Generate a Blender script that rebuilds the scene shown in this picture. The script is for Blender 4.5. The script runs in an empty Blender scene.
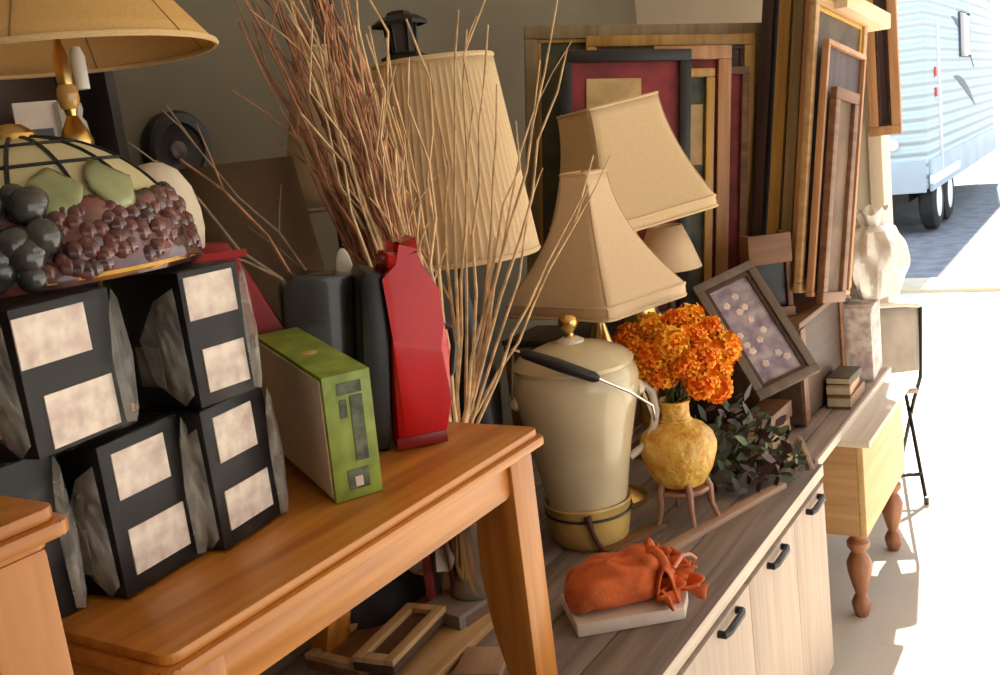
import bpy, bmesh, math, random
from mathutils import Vector, Matrix, noise
random.seed(7)
R = math.radians
scn = bpy.context.scene
COL = scn.collection

# ------------------------------------------------------------------ camera
AZ, PITCH, ROLL, EYE = R(33), R(11.25), math.atan(.125), Vector((0, 0, 1.6))
head = Vector((math.cos(AZ), math.sin(AZ), 0))
FW = math.cos(PITCH)*head + Vector((0, 0, -math.sin(PITCH)))
r0 = Vector((math.sin(AZ), -math.cos(AZ), 0)); u0 = r0.cross(FW)
UP = u0*math.cos(ROLL) + r0*math.sin(ROLL); RT = r0*math.cos(ROLL) - u0*math.sin(ROLL)
cd = bpy.data.cameras.new('camera'); cam = bpy.data.objects.new('camera', cd); COL.objects.link(cam)
cd.sensor_width = 36; cd.lens = 36; cd.clip_start = .02; cd.clip_end = 300
M3 = Matrix((RT, UP, -FW)).transposed()
cam.matrix_world = Matrix.Translation(EYE) @ M3.to_4x4()
scn.camera = cam
def ray(x, y): return FW + RT*((x-500)/1000) - UP*((y-337.5)/1000)
def onz(x, y, z): d = ray(x, y); return EYE + d*((z-EYE.z)/d.z)
def ony(x, y, w): d = ray(x, y); return EYE + d*(w/d.y)
def dep(x, y, t): return EYE + ray(x, y)*t
FACE = AZ - math.pi/2           # yaw that turns local +y away from the camera

# ------------------------------------------------------------------ materials
MATS = {}
def nodes_of(name):
    m = bpy.data.materials.new(name); m.use_nodes = True
    nt = m.node_tree; b = nt.nodes['Principled BSDF']
    return m, nt, b
def c4(c): return (c[0], c[1], c[2], 1)
def mat(name, col, rough=.6, var=.25, scale=8, metal=0, bump=0, stretch=(1, 1, 1), col2=None, spec=.5, detail=4, bscale=None, coat=0):
    if name in MATS: return MATS[name]
    m, nt, b = nodes_of(name); N, L = nt.nodes, nt.links
    tc = N.new('ShaderNodeTexCoord'); mp = N.new('ShaderNodeMapping'); mp.inputs['Scale'].default_value = stretch
    L.new(tc.outputs['Object'], mp.inputs[0])
    nz = N.new('ShaderNodeTexNoise'); nz.inputs['Scale'].default_value = scale; nz.inputs['Detail'].default_value = detail
    L.new(mp.outputs[0], nz.inputs['Vector'])
    rp = N.new('ShaderNodeValToRGB')
    lo = col2 if col2 else tuple(v*(1-var) for v in col); hi = col if col2 else tuple(min(1, v*(1+var)) for v in col)
    rp.color_ramp.elements[0].position = .35; rp.color_ramp.elements[1].position = .65
    rp.color_ramp.elements[0].color = c4(lo); rp.color_ramp.elements[1].color = c4(hi)
    L.new(nz.outputs['Fac'], rp.inputs[0]); L.new(rp.outputs[0], b.inputs['Base Color'])
    b.inputs['Roughness'].default_value = rough; b.inputs['Metallic'].default_value = metal
    b.inputs['Specular IOR Level'].default_value = spec; b.inputs['Coat Weight'].default_value = coat
    if bump:
        bp = N.new('ShaderNodeBump'); bp.inputs['Strength'].default_value = bump; bp.inputs['Distance'].default_value = .01
        if bscale:
            n2 = N.new('ShaderNodeTexNoise'); n2.inputs['Scale'].default_value = bscale; n2.inputs['Detail'].default_value = 3
            L.new(mp.outputs[0], n2.inputs['Vector']); L.new(n2.outputs['Fac'], bp.inputs['Height'])
        else: L.new(nz.outputs['Fac'], bp.inputs['Height'])
        L.new(bp.outputs[0], b.inputs['Normal'])
    MATS[name] = m; return m
def wood(name, a, bcol, axis='X', rough=.45, scale=3.5, coat=0, bump=.12):
    if name in MATS: return MATS[name]
    m, nt, b = nodes_of(name); N, L = nt.nodes, nt.links
    tc = N.new('ShaderNodeTexCoord'); mp = N.new('ShaderNodeMapping')
    s = {'X': (.6, 9, 9), 'Y': (9, .6, 9), 'Z': (9, 9, .6)}[axis]
    mp.inputs['Scale'].default_value = s; L.new(tc.outputs['Object'], mp.inputs[0])
    nz = N.new('ShaderNodeTexNoise'); nz.inputs['Scale'].default_value = scale; nz.inputs['Detail'].default_value = 6; nz.inputs['Distortion'].default_value = .6
    L.new(mp.outputs[0], nz.inputs['Vector'])
    rp = N.new('ShaderNodeValToRGB'); e = rp.color_ramp.elements
    e[0].position = .3; e[1].position = .68; e[0].color = c4(bcol); e[1].color = c4(a)
    L.new(nz.outputs['Fac'], rp.inputs[0]); L.new(rp.outputs[0], b.inputs['Base Color'])
    b.inputs['Roughness'].default_value = rough; b.inputs['Coat Weight'].default_value = coat; b.inputs['Coat Roughness'].default_value = .25
    bp = N.new('ShaderNodeBump'); bp.inputs['Strength'].default_value = bump; bp.inputs['Distance'].default_value = .004
    L.new(nz.outputs['Fac'], bp.inputs['Height']); L.new(bp.outputs[0], b.inputs['Normal'])
    MATS[name] = m; return m
def fabric(name, col, trans=.35, scale=220):
    if name in MATS: return MATS[name]
    m = mat(name, col, rough=.9, var=.05, scale=scale, spec=.1)
    nt = m.node_tree; N, L = nt.nodes, nt.links; b = N['Principled BSDF']; out = N['Material Output']
    tr = N.new('ShaderNodeBsdfTranslucent'); mx = N.new('ShaderNodeMixShader'); mx.inputs[0].default_value = trans
    src = b.inputs['Base Color'].links[0].from_socket; L.new(src, tr.inputs[0])
    L.new(b.outputs[0], mx.inputs[1]); L.new(tr.outputs[0], mx.inputs[2]); L.new(mx.outputs[0], out.inputs[0])
    return m
def film(name, lo=.05, hi=.5, scale=14, tint=(.8, .78, .72), n0=.4, n1=.75):
    if name in MATS: return MATS[name]
    m, nt, b = nodes_of(name); N, L = nt.nodes, nt.links; out = N['Material Output']
    tc = N.new('ShaderNodeTexCoord'); nz = N.new('ShaderNodeTexNoise'); nz.inputs['Scale'].default_value = scale; nz.inputs['Detail'].default_value = 2; nz.inputs['Distortion'].default_value = 1.5
    L.new(tc.outputs['Object'], nz.inputs['Vector'])
    mr = N.new('ShaderNodeMapRange'); mr.inputs[1].default_value = n0; mr.inputs[2].default_value = n1; mr.inputs[3].default_value = lo; mr.inputs[4].default_value = hi
    L.new(nz.outputs['Fac'], mr.inputs[0])
    tr = N.new('ShaderNodeBsdfTransparent'); mx = N.new('ShaderNodeMixShader')
    b.inputs['Base Color'].default_value = c4(tint); b.inputs['Roughness'].default_value = .16; b.inputs['Specular IOR Level'].default_value = 1
    bp = N.new('ShaderNodeBump'); bp.inputs['Strength'].default_value = .6; bp.inputs['Distance'].default_value = .02
    L.new(nz.outputs['Fac'], bp.inputs['Height']); L.new(bp.outputs[0], b.inputs['Normal'])
    L.new(mr.outputs[0], mx.inputs[0]); L.new(tr.outputs[0], mx.inputs[1]); L.new(b.outputs[0], mx.inputs[2]); L.new(mx.outputs[0], out.inputs[0])
    MATS[name] = m; return m

OAK = wood('oak', (.62, .245, .036), (.38, .118, .013), 'X', .38, coat=.25)
OAKY = wood('oak_cross', (.62, .245, .036), (.38, .118, .013), 'Y', .38, coat=.25)
OAKZ = wood('oak_upright', (.57, .22, .034), (.36, .115, .014), 'Z', .4, coat=.2)
WASH = wood('whitewashed_wood', (.56, .445, .36), (.43, .335, .26), 'Z', .65)
PLANK = wood('weathered_plank', (.30, .235, .20), (.15, .11, .09), 'X', .7, bump=.4)
DKWOOD = wood('dark_wood', (.10, .052, .028), (.045, .022, .013), 'X', .5)
BRWOOD = wood('brown_wood', (.26, .125, .055), (.14, .06, .027), 'X', .5)
TANWOOD = wood('tan_wood', (.58, .37, .18), (.40, .22, .09), 'X', .5)
PEACH = wood('peach_wood', (.62, .34, .17), (.42, .2, .09), 'Z', .45)
GOLD = wood('gilt_wood', (.60, .35, .08), (.36, .19, .04), 'Z', .35)
YGOLD = wood('bright_gilt', (.72, .45, .07), (.52, .29, .03), 'Z', .35)
OLIVE = wood('olive_wood', (.36, .27, .14), (.22, .15, .07), 'Z', .5)
PURPL = wood('dark_plum_wood', (.085, .045, .045), (.04, .02, .022), 'Z', .5)
MAROON = mat('maroon', (.22, .022, .028), .6, .3, 12)
BLACK = mat('black_plastic', (.014, .013, .013), .35, .3, 10)
BLACKM = mat('black_metal', (.015, .014, .014), .4, .3, 10, metal=.3)
CARTON = mat('black_carton', (.012, .010, .010), .45, .5, 9, spec=.3)
LABELM = mat('printed_label', (.88, .77, .65), .6, .10, 40, col2=(.66, .52, .45), detail=2)
SHADE = fabric('shade_cream', (.88, .71, .45), .35)
SHADE2 = fabric('shade_beige', (.82, .63, .41), .25)
SHADET = fabric('shade_amber', (.78, .50, .19), .3)
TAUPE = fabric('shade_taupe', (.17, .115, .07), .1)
BRASS = mat('brass', (.75, .50, .17), .25, .2, 20, metal=1)
CREAM = mat('cream_glaze', (.62, .52, .33), .25, .12, 5, coat=.5)
WHITE = mat('white_plastic', (.82, .79, .72), .4, .05, 6)
REDM = mat('red_gloss', (.60, .008, .012), .22, .15, 5, coat=.25, spec=.4)
GREENB = mat('green_carton', (.25, .33, .05), .45, .25, 25)
GREYB = mat('pale_carton', (.74, .66, .56), .6, .1, 6)
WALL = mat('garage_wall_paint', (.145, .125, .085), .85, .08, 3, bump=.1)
CONC = mat('concrete', (.62, .57, .50), .9, .06, 1.2, bump=.15, bscale=30)
ASPH = mat('asphalt', (.20, .20, .21), .9, .2, 6, bump=.2, bscale=60)
TRIMM = mat('trim_paint', (.74, .62, .47), .6, .06, 4)
CHROME = mat('chrome', (.72, .68, .62), .15, .05, 5, metal=1)

# ------------------------------------------------------------------ mesh helper
class MB:
    def __init__(s): s.b = bmesh.new()
    def _xf(s, vs, m):
        if m is not None:
            for v in vs: v.co = m @ v.co
    def box(s, c, d, m=None, bev=0):
        r = bmesh.ops.create_cube(s.b, size=1); vs = r['verts']
        for v in vs: v.co = Vector((v.co.x*d[0]+c[0], v.co.y*d[1]+c[1], v.co.z*d[2]+c[2]))
        if bev:
            es = list({e for v in vs for e in v.link_edges})
            rb = bmesh.ops.bevel(s.b, geom=es, offset=bev, segments=2, affect='EDGES', profile=.6)
            vs = list({v for f in rb['faces'] for v in f.verts} | {v for v in vs if v.is_valid})
        s._xf(vs, m); return s
    def lathe(s, prof, n=40, c=(0, 0, 0), m=None, sx=1, sy=1, fn=None, a0=0, a1=2*math.pi):
        full = abs(a1-a0-2*math.pi) < 1e-6; rings = []; allv = []
        for k, (r, z) in enumerate(prof):
            ring = []
            for i in range(n if full else n+1):
                a = a0+(a1-a0)*i/n; q = r*(fn(a, k/(len(prof)-1)) if fn else 1)
                v = s.b.verts.new((c[0]+q*math.cos(a)*sx, c[1]+q*math.sin(a)*sy, c[2]+z)); ring.append(v); allv.append(v)
            rings.append(ring)
        for k in range(len(rings)-1):
            A, B = rings[k], rings[k+1]; nn = len(A)
            for i in range(nn if full else nn-1):
                j = (i+1) % nn; s.b.faces.new((A[i], A[j], B[j], B[i]))
        for ring, rr in ((rings[0], prof[0][0]), (rings[-1], prof[-1][0])):
            if full and rr < .0012: bmesh.ops.pointmerge(s.b, verts=ring, merge_co=sum((v.co for v in ring), Vector())/len(ring)); allv = [v for v in allv if v.is_valid]
        s._xf(allv, m); return s
    def cap(s, r, z, n=40, c=(0, 0, 0)):
        s.b.faces.new([s.b.verts.new((c[0]+r*math.cos(2*math.pi*i/n), c[1]+r*math.sin(2*math.pi*i/n), c[2]+z)) for i in range(n)]); return s
    def tube(s, pts, rad, n=8, closed=False):
        pts = [Vector(p) for p in pts]; rads = rad if isinstance(rad, (list, tuple)) else [rad]*len(pts)
        rings = []; nrm = None; np_ = len(pts)
        for i, p in enumerate(pts):
            if closed: t = pts[(i+1) % np_]-pts[i-1]
            else: t = pts[min(i+1, np_-1)]-pts[max(i-1, 0)]
            t.normalize()
            if nrm is None: nrm = t.orthogonal().normalized()
            else:
                nrm = nrm - t*nrm.dot(t)
                nrm = nrm.normalized() if nrm.length > 1e-6 else t.orthogonal().normalized()
            bi = t.cross(nrm)
            rings.append([s.b.verts.new(p+(nrm*math.cos(2*math.pi*k/n)+bi*math.sin(2*math.pi*k/n))*rads[i]) for k in range(n)])
        for i in range(np_ if closed else np_-1):
            A, B = rings[i], rings[(i+1) % np_]
            for k in range(n): s.b.faces.new((A[k], A[(k+1) % n], B[(k+1) % n], B[k]))
        if not closed: s.b.faces.new(rings[0][::-1]); s.b.faces.new(rings[-1])
        return s
    def prism(s, poly, h, m=None, bev=0):
        A = [s.b.verts.new((x, y, 0)) for x, y in poly]; B = [s.b.verts.new((x, y, h)) for x, y in poly]; n = len(poly)
        s.b.faces.new(A[::-1]); s.b.faces.new(B)
        for i in range(n): s.b.faces.new((A[i], A[(i+1) % n], B[(i+1) % n], B[i]))
        vs = A+B
        if bev:
            es = [e for e in {e for v in vs for e in v.link_edges}]
            rb = bmesh.ops.bevel(s.b, geom=es, offset=bev, segments=2, affect='EDGES', profile=.6)
            vs = list({v for f in rb['faces'] for v in f.verts} | {v for v in vs if v.is_valid})
        s._xf(vs, m); return s
    def ball(s, c, r, seg=16, sc=(1, 1, 1), fn=None):
        q = bmesh.ops.create_uvsphere(s.b, u_segments=seg, v_segments=max(6, seg*2//3), radius=1)
        for v in q['verts']:
            k = fn(v.co) if fn else 1
            v.co = Vector((c[0]+v.co.x*r*sc[0]*k, c[1]+v.co.y*r*sc[1]*k, c[2]+v.co.z*r*sc[2]*k))
        return s
    def grid(s, fn, nu, nv, closed_u=False):
        V = [[s.b.verts.new(fn(i/nu, j/nv)) for j in range(nv+1)] for i in range(nu if closed_u else nu+1)]
        k = len(V)
        for i in range(nu):
            for j in range(nv): s.b.faces.new((V[i][j], V[(i+1) % k][j], V[(i+1) % k][j+1], V[i][j+1]))
        return s
    def build(s, name, m, parent=None, smooth=35, solid=0, loc=None, sub=0):
        bmesh.ops.recalc_face_normals(s.b, faces=s.b.faces[:])
        me = bpy.data.meshes.new(name); s.b.to_mesh(me); s.b.free()
        o = bpy.data.objects.new(name, me); COL.objects.link(o)
        for q in (m if isinstance(m, (list, tuple)) else [m]): me.materials.append(q)
        if smooth:
            me.polygons.foreach_set('use_smooth', [True]*len(me.polygons))
            me.set_sharp_from_angle(angle=R(smooth))
        if solid:
            md = o.modifiers.new('solid', 'SOLIDIFY'); md.thickness = solid; md.offset = 0
        if sub:
            md = o.modifiers.new('sub', 'SUBSURF'); md.levels = sub; md.render_levels = sub
        if parent: o.parent = parent
        if loc is not None: o.location = loc
        return o
def tag(o, label, cat, group=None):
    o['label'] = label; o['category'] = cat
    if group: o['group'] = group
    return o
def thing(name, label, cat, loc, rz=0, group=None, rx=0, ry=0):
    o = bpy.data.objects.new(name, None); COL.objects.link(o); o.location = loc; o.rotation_euler = (rx, ry, rz); o.empty_display_size = .05
    return tag(o, label, cat, group)
def struct(o): o['kind'] = 'structure'; return o
def dup(root, loc, rz=0, label=None, rx=0, ry=0):
    r = root.copy(); COL.objects.link(r); r.location = loc; r.rotation_euler = (rx, ry, rz)
    if label: r['label'] = label
    for ch in list(root.children):
        c = ch.copy(); COL.objects.link(c); c.parent = r
        for g in list(ch.children):
            d = g.copy(); COL.objects.link(d); d.parent = c
    return r
def T(x, y, z): return Matrix.Translation((x, y, z))
def RX(a): return Matrix.Rotation(a, 4, 'X')
def RY(a): return Matrix.Rotation(a, 4, 'Y')
def RZ(a): return Matrix.Rotation(a, 4, 'Z')

PZ, CZ = .62, 1.115        # sideboard top, oak table top

# ------------------------------------------------------------------ setting
WY = 2.06; JX = 4.75
struct(MB().box((3.1, -.6, -.05), (10.4, 8, .1)).build('floor', CONC))
struct(MB().box((8.55, -.6, -.03), (.5, 14, .12)).build('trim_1', mat('kerb', (.60, .50, .33), .9, .1, 5)))
struct(MB().box((45, -.6, -.06), (72.4, 80, .1)).build('street', ASPH))
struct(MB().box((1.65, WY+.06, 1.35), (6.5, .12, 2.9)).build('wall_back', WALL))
struct(MB().box((JX+.07, 1.56, 1.35), (.14, 1.12, 2.9)).build('wall_right', mat('jamb_wall', (.66, .56, .43), .75, .06, 3)))
struct(MB().box((JX+.07, .97, 1.35), (.18, .06, 2.9), bev=.006).build('trim_2', TRIMM))
struct(MB().box((1.55, -.7, 2.85), (6.7, 5.8, .12)).build('ceiling', mat('ceiling_paint', (.62, .54, .43), .9, .05, 2)))
struct(MB().box((JX+.07, -1.3, 2.62), (.14, 4.5, .34)).build('trim_3', TRIMM))
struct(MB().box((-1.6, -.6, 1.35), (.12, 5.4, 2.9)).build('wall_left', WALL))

# ------------------------------------------------------------------ sideboard
SF, SE, SL, SB = .722, 2.63, .0, 1.86
sb = thing('sideboard', 'long whitewashed sideboard with black bar handles and grey plank top', 'sideboard', (0, 0, 0))
MB().box(((SL+SE)/2, (SF+SB)/2+.012, .30), (SE-SL, SB-SF-.02, .60)).build('carcass', WASH, sb)
top = MB()
nb = 8; w = (SB-SF+.01)/nb
for i in range(nb): top.box(((SL+SE)/2, SF-.008+w*(i+.5), .609), (SE-SL+.012, w-.003, .022), bev=.003)
top.build('plank_top', PLANK, sb)
hx = [onz(718, 612, .575).x, onz(770, 548, .575).x, onz(810, 497, .575).x]
MB().box(((SL+SE)/2, SF-.001, .603), (SE-SL+.012, .012, .033), bev=.003).build('top_edging', wood('pale_edging', (.70, .58, .46), (.52, .42, .33), 'X', .6), sb)
edges = [SL+.01, .62, 1.22, (hx[0]+hx[1])/2-.02, (hx[1]+hx[2])/2, SE-.008]
hs = [.3, .92, hx[0], hx[1], hx[2]]
for i in range(5):
    a, b = edges[i]+.001, edges[i+1]-.001
    d = MB().box(((a+b)/2, SF+.001, .30), (b-a, .018, .545), bev=.0012).build('door', WASH, sb)
    h = MB().tube([(hs[i]-.055, SF-.008, .556), (hs[i]-.055, SF-.022, .556), (hs[i]-.04, SF-.026, .556), (hs[i]+.04, SF-.026, .556), (hs[i]+.055, SF-.022, .556), (hs[i]+.055, SF-.008, .556)], .0085, 8)
    h.build('handle', BLACKM, d); 

# ------------------------------------------------------------------ oak coffee table and end table
S_ = .933
def oak_table(name, label, x0, x1, y0, y1, zt, zb, ap=.058, lw=.07, ld=.088):
    t = thing(name, label, 'table', ((x0+x1)/2, (y0+y1)/2, zb))
    ox, oy = (x0+x1)/2, (y0+y1)/2; H = zt-zb; a, b = x0-ox, x1-ox; c, d = y0-oy, y1-oy
    def rr(e, r):
        P = []
        for (cx, cy, s) in ((b-e-r, d-e-r, 0), (a+e+r, d-e-r, 90), (a+e+r, c+e+r, 180), (b-e-r, c+e+r, 270)):
            for k in range(5): P.append((cx+r*math.cos(R(s+22.5*k)), cy+r*math.sin(R(s+22.5*k))))
        return P
    m = MB(); m.prism(rr(0, .02), .016, T(0, 0, H-.03), .005); m.prism(rr(.009, .018), .014, T(0, 0, H-.014), .004)
    m.build('tabletop', OAK, t)
    m = MB(); m.prism(rr(.018, .016), .010, T(0, 0, H-.04), .003); m.build('cove_moulding', OAK, t)
    z0 = H-.04-ap; zc = z0+ap/2
    def apx(y):
        # front and back apron boards with rounded lower ends
        L0, L1 = a+.075, b-.075; P = [(L0, z0+ap), (L1, z0+ap)]
        for k in range(6): P.append((L1-.03*(1-math.cos(R(18*k)))*1.0, z0+ap*.6-ap*.6*math.sin(R(18*k))))
        for k in range(6): P.append((L0+.03*(1-math.cos(R(90-18*k))), z0+ap*.6-ap*.6*math.sin(R(90-18*k))))
        return MB().prism(P, .02, T(0, y+.02, 0) @ RX(math.pi/2), .003)
    apx(c+.03).build('apron', OAK, t); apx(d-.05).build('apron', OAK, t)
    for x in (a+.035, b-.055): MB().box((x, 0, zc), (.02, d-c-.12, ap), bev=.002).build('apron', OAKY, t)
    for sx in (0, 1):
        for sy in (0, 1):
            # broad curved leg: flat plate, front edge upright, inner edge bowed
            P = []; top_z = H-.041
            P += [(0, 0), (0, top_z)]
            for k in range(13):
                u = k/12; zz = top_z*(1-u)
                wv = .045+(ld-.045)*math.sin(math.pi*min(1, (u*.95+.12)))**.8 if u < .9 else .045
                P.append((wv*(1 if u < .9 else 1), zz))
            lx = a+.022 if sx == 0 else b-.022-lw
            m4 = Matrix(((0, 0, 1, lx), (1, 0, 0, c+.022), (0, 1, 0, 0), (0, 0, 0, 1))) if sy == 0 else Matrix(((0, 0, 1, lx), (-1, 0, 0, d-.022), (0, 1, 0, 0), (0, 0, 0, 1)))
            MB().prism(P, lw, m4, .006).build('leg', OAKZ, t)
    return t
tc0 = onz(545, 425, CZ)
oak_table('coffee_table', 'orange oak coffee table carrying the black cartons and green box', .632*S_, tc0.x, tc0.y-.003, 1.50*S_+.02, CZ, PZ)
ec = onz(73, 500, 1.315)
oak_table('end_table', 'orange oak end table cut off at the lower left, nearest the viewer', ec.x-.5, ec.x, ec.y, ec.y+.46, 1.315, PZ, ap=.06)

# ------------------------------------------------------------------ black boxes in film
def carton(label, x, y, z, w, d, h, rz, labs, seed, ends=True):
    t = thing('carton', label, 'box', (x, y, z), R(rz), 'black cartons in clear film')
    MB().box((w/2, d/2, h/2), (w-.004, d-.004, h-.002), bev=.003).build('carton_body', CARTON, t)
    for (u0, v0, u1, v1) in labs:      # on the front face, as fractions
        MB().box((w*(u0+u1)/2, .0012, h*(v0+v1)/2), (w*(u1-u0), .002, h*(v1-v0))).build('paper_label', LABELM, t)
    if ends:
        MB().box((.0012, d*.55, h*.3), (.002, d*.3, h*.3)).build('side_print', mat('side_print', (.42, .33, .25), .5, .5, 30, col2=(.06, .03, .03)), t)
    # crinkled film over the whole carton
    m = MB(); bm = m.b; bmesh.ops.create_cube(bm, size=1)
    bmesh.ops.subdivide_edges(bm, edges=bm.edges[:], cuts=9, use_grid_fill=True)
    off = Vector((seed*3.1, seed*1.7, 0))
    for v in bm.verts:
        p = Vector(((v.co.x+.5)*w, (v.co.y+.5)*d, (v.co.z+.5)*h))
        n = Vector((v.co.x/.5 if abs(v.co.x) > .49 else 0, v.co.y/.5 if abs(v.co.y) > .49 else 0, (v.co.z/.5 if v.co.z > .49 else 0)))
        v.co = p+n*(.0012+.007*max(0, noise.noise(p*19+off)))
    m.build('plastic_wrap', film('clear_film', .02, .30, 12, (.05, .048, .045), .50, .78), t, smooth=20)
    # folded sheets of film: a six-sided gusset on the left end and a gathered flap at the right front edge
    g = film('film_fold_sheet', .12, .55, 15, (.60, .57, .50), .35, .7)
    m = MB(); P = [(.0, .12), (.10, .04), (.46, .20), (.52, .52), (.30, .80), (.0, .90)]
    c0 = m.b.verts.new((-.016, d*.22, h*.5)); ring = [m.b.verts.new((-.006-.004*(k % 2), d*u_+.001, h*v_)) for k, (u_, v_) in enumerate(P)]
    for k in range(len(ring)): m.b.faces.new((c0, ring[k], ring[(k+1) % len(ring)]))
    m.build('film_gusset', g, t, smooth=10, solid=.0005)
    m = MB(); P = [(.86, .04), (.95, .02), (1.02, .10), (1.05, .50), (1.02, .90), (.95, .98), (.90, .80), (.83, .5)]
    c0 = m.b.verts.new((w*.95, -.014, h*.5)); ring = [m.b.verts.new((w*u_, -.005-.003*(k % 2), h*v_)) for k, (u_, v_) in enumerate(P)]
    for k in range(len(ring)): m.b.faces.new((c0, ring[k], ring[(k+1) % len(ring)]))
    m.build('film_flap', g, t, smooth=10, solid=.0005)
    return t
two = [(.20, .60, .80, .90), (.26, .12, .86, .40)]
p = onz(128, 601, CZ); carton('black carton in film on the table front, beside the end table', p.x, p.y, CZ, .138, .12, .192, 7, [(.14, .62, .76, .92), (.16, .12, .84, .42)], 1)
p = onz(226, 553, CZ); carton('black carton in film on the table, touching the green box', p.x, p.y, CZ, .138, .12, .192, 9, [(.16, .60, .74, .92), (.14, .12, .82, .40)], 2)
p0_ = onz(121, 603, CZ); carton('lowest black carton at far left, mostly behind the end table', p0_.x-.131, p0_.y+.035, CZ, .108, .12, .198, 0, [], 5, False)
p = onz(202, 410, CZ+.195); carton('upper black carton in film below the coloured glass shade, beside the green box', p.x, p.y, CZ+.195, .100, .16, .176, -2, [(.08, .64, .86, .95), (.18, .10, .86, .42)], 3)
p = onz(30, 466, CZ+.202); carton('upper black carton in film at the far left edge', p.x+.012, p.y+.0, CZ+.202, .146, .13, .169, 8, [(.02, .60, .70, .93), (.16, .04, .84, .40)], 4)

# ------------------------------------------------------------------ stained glass lampshade
sg = dep(38, 262, 1.30); sgz = CZ+.199+.176
t = thing('stained_glass_lampshade', 'domed stained glass lampshade with grapes and green leaves, resting on the cartons', 'lampshade', (sg.x, sg.y, sgz), FACE)
RS, HS = .196, .172
def dome(a, v, e=0): # v 0 rim..1 top
    th = v*math.pi/2*.94; r = (RS+e)*math.cos(th)**1.0; return (r*math.cos(a), r*math.sin(a), .01+(HS+e)*math.sin(th))
m = MB(); m.grid(lambda u, v: dome(u*2*math.pi, .34+.66*v), 48, 14, True)
m.build('glass_panels', fabric('cream_art_glass', (.88, .80, .50), .45, 12), t, solid=.003)
m = MB()
for k in range(14):
    a = 2*math.pi*k/14+.1; m.tube([dome(a, .3+.7*j/9, .002) for j in range(10)], .0032, 5)
for v in (.36, .60, .80): m.tube([dome(2*math.pi*i/48, v, .002) for i in range(48)], .003, 5, True)
m.build('leading', BLACKM, t)
m = MB()
def band(u, v):
    a = u*2*math.pi; k = noise.noise(Vector((math.cos(a)*5, math.sin(a)*5, v*5)))
    x, y, z = dome(a, .38*v, .006+.010*k); return (x, y, z-.006+.012*(v > .95)*noise.noise(Vector((a*3, 1, 1))))
m.grid(band, 90, 9, True)
m.build('fruit_border', mat('plum_art_glass', (.17, .045, .04), .18, .5, 26, col2=(.035, .02, .022), coat=.5), t, solid=.004)
rn = random.Random(3)
m = MB()
for k in range(40):
    a = R(-116+rn.random()*54); v = rn.random()*.40; x, y, z = dome(a, v, .008); m.ball((x, y, max(z, .018)), .017+rn.random()*.006, 10)
m.build('grape_cluster', mat('grape_glass', (.035, .034, .032), .15, .5, 20, coat=.5), t)
m = MB()
for k in range(90):
    a = R(-66+rn.random()*90); v = .03+rn.random()*.33; x, y, z = dome(a, v, .0); m.ball((x, y, max(z, .012)), .0095+rn.random()*.005, 8)
m.build('grape_cluster', mat('red_grape_glass', (.15, .04, .035), .2, .5, 34, coat=.5, col2=(.04, .016, .018)), t)
for (ac, vc, L, W) in ((-55, .40, .060, .036), (-31, .42, .058, .038)):
    m = MB()
    def leaf(u, v):
        q = (u-.5)*2; hw = math.sin(math.pi*min(1, max(.02, v)))**.7*W
        a = R(ac)+(v-.5)*2*L/RS*.62; vv = vc+q*hw/RS*.75+.02*math.sin(v*14)*.4
        return dome(a, vv, .013-.006*q*q)
    m.grid(leaf, 6, 12).build('leaf', mat('leaf_glass', (.26, .28, .13), .25, .25, 18, coat=.4), t, solid=.003)
m = MB(); m.tube([dome(2*math.pi*i/60, 0, .004) for i in range(60)], .005, 6, True); m.build('rim', BRASS, t)
m = MB(); m.lathe([(.0, HS+.03), (.014, HS+.028), (.03, HS+.016), (.032, HS+.008), (.02, HS)], 20); m.build('cap', BRASS, t)

# ------------------------------------------------------------------ lamps
def lamp_base(t, zb, hs, m, r=.075, style=0):
    H = hs
    if style == 0: prof = [(0, 0), (r, 0), (r, .015), (r*.7, .03), (.02, .05), (.03, H*.2), (.055, H*.38), (.06, H*.5), (.035, H*.68), (.014, H*.8), (.010, H)]
    else: prof = [(0, 0), (r, 0), (r, .02), (.02, .035), (.012, .06), (.011, H)]
    MB().lathe(prof, 24).build('lamp_base', m, t)
def pleat_shade(t, z0, h, rb, rt, m, n=96, amp=.012, trim=True):
    MB().lathe([(rb+(rt-rb)*k/10, z0+h*k/10) for k in range(11)], n*2, fn=lambda a, k: 1+amp*math.cos(a*n)).build('lamp_shade', m, t, smooth=60, solid=.002)
    for z, r in ((z0, rb), (z0+h, rt)):
        MB().tube([(r*math.cos(2*math.pi*i/48), r*math.sin(2*math.pi*i/48), z) for i in range(48)], .006, 6, True).build('shade_trim', m, t)
    spider(t, z0+h-.02, rt)
def spider(t, z, r):
    m = MB()
    for k in range(3):
        a = 2*math.pi*k/3; m.tube([(0, 0, z), (r*math.cos(a), r*math.sin(a), z+.01)], .002, 5)
    m.lathe([(0, z-.01), (.008, z-.01), (.008, z+.03), (.0, z+.04)], 10); m.build('shade_spider', BRASS, t)
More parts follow.
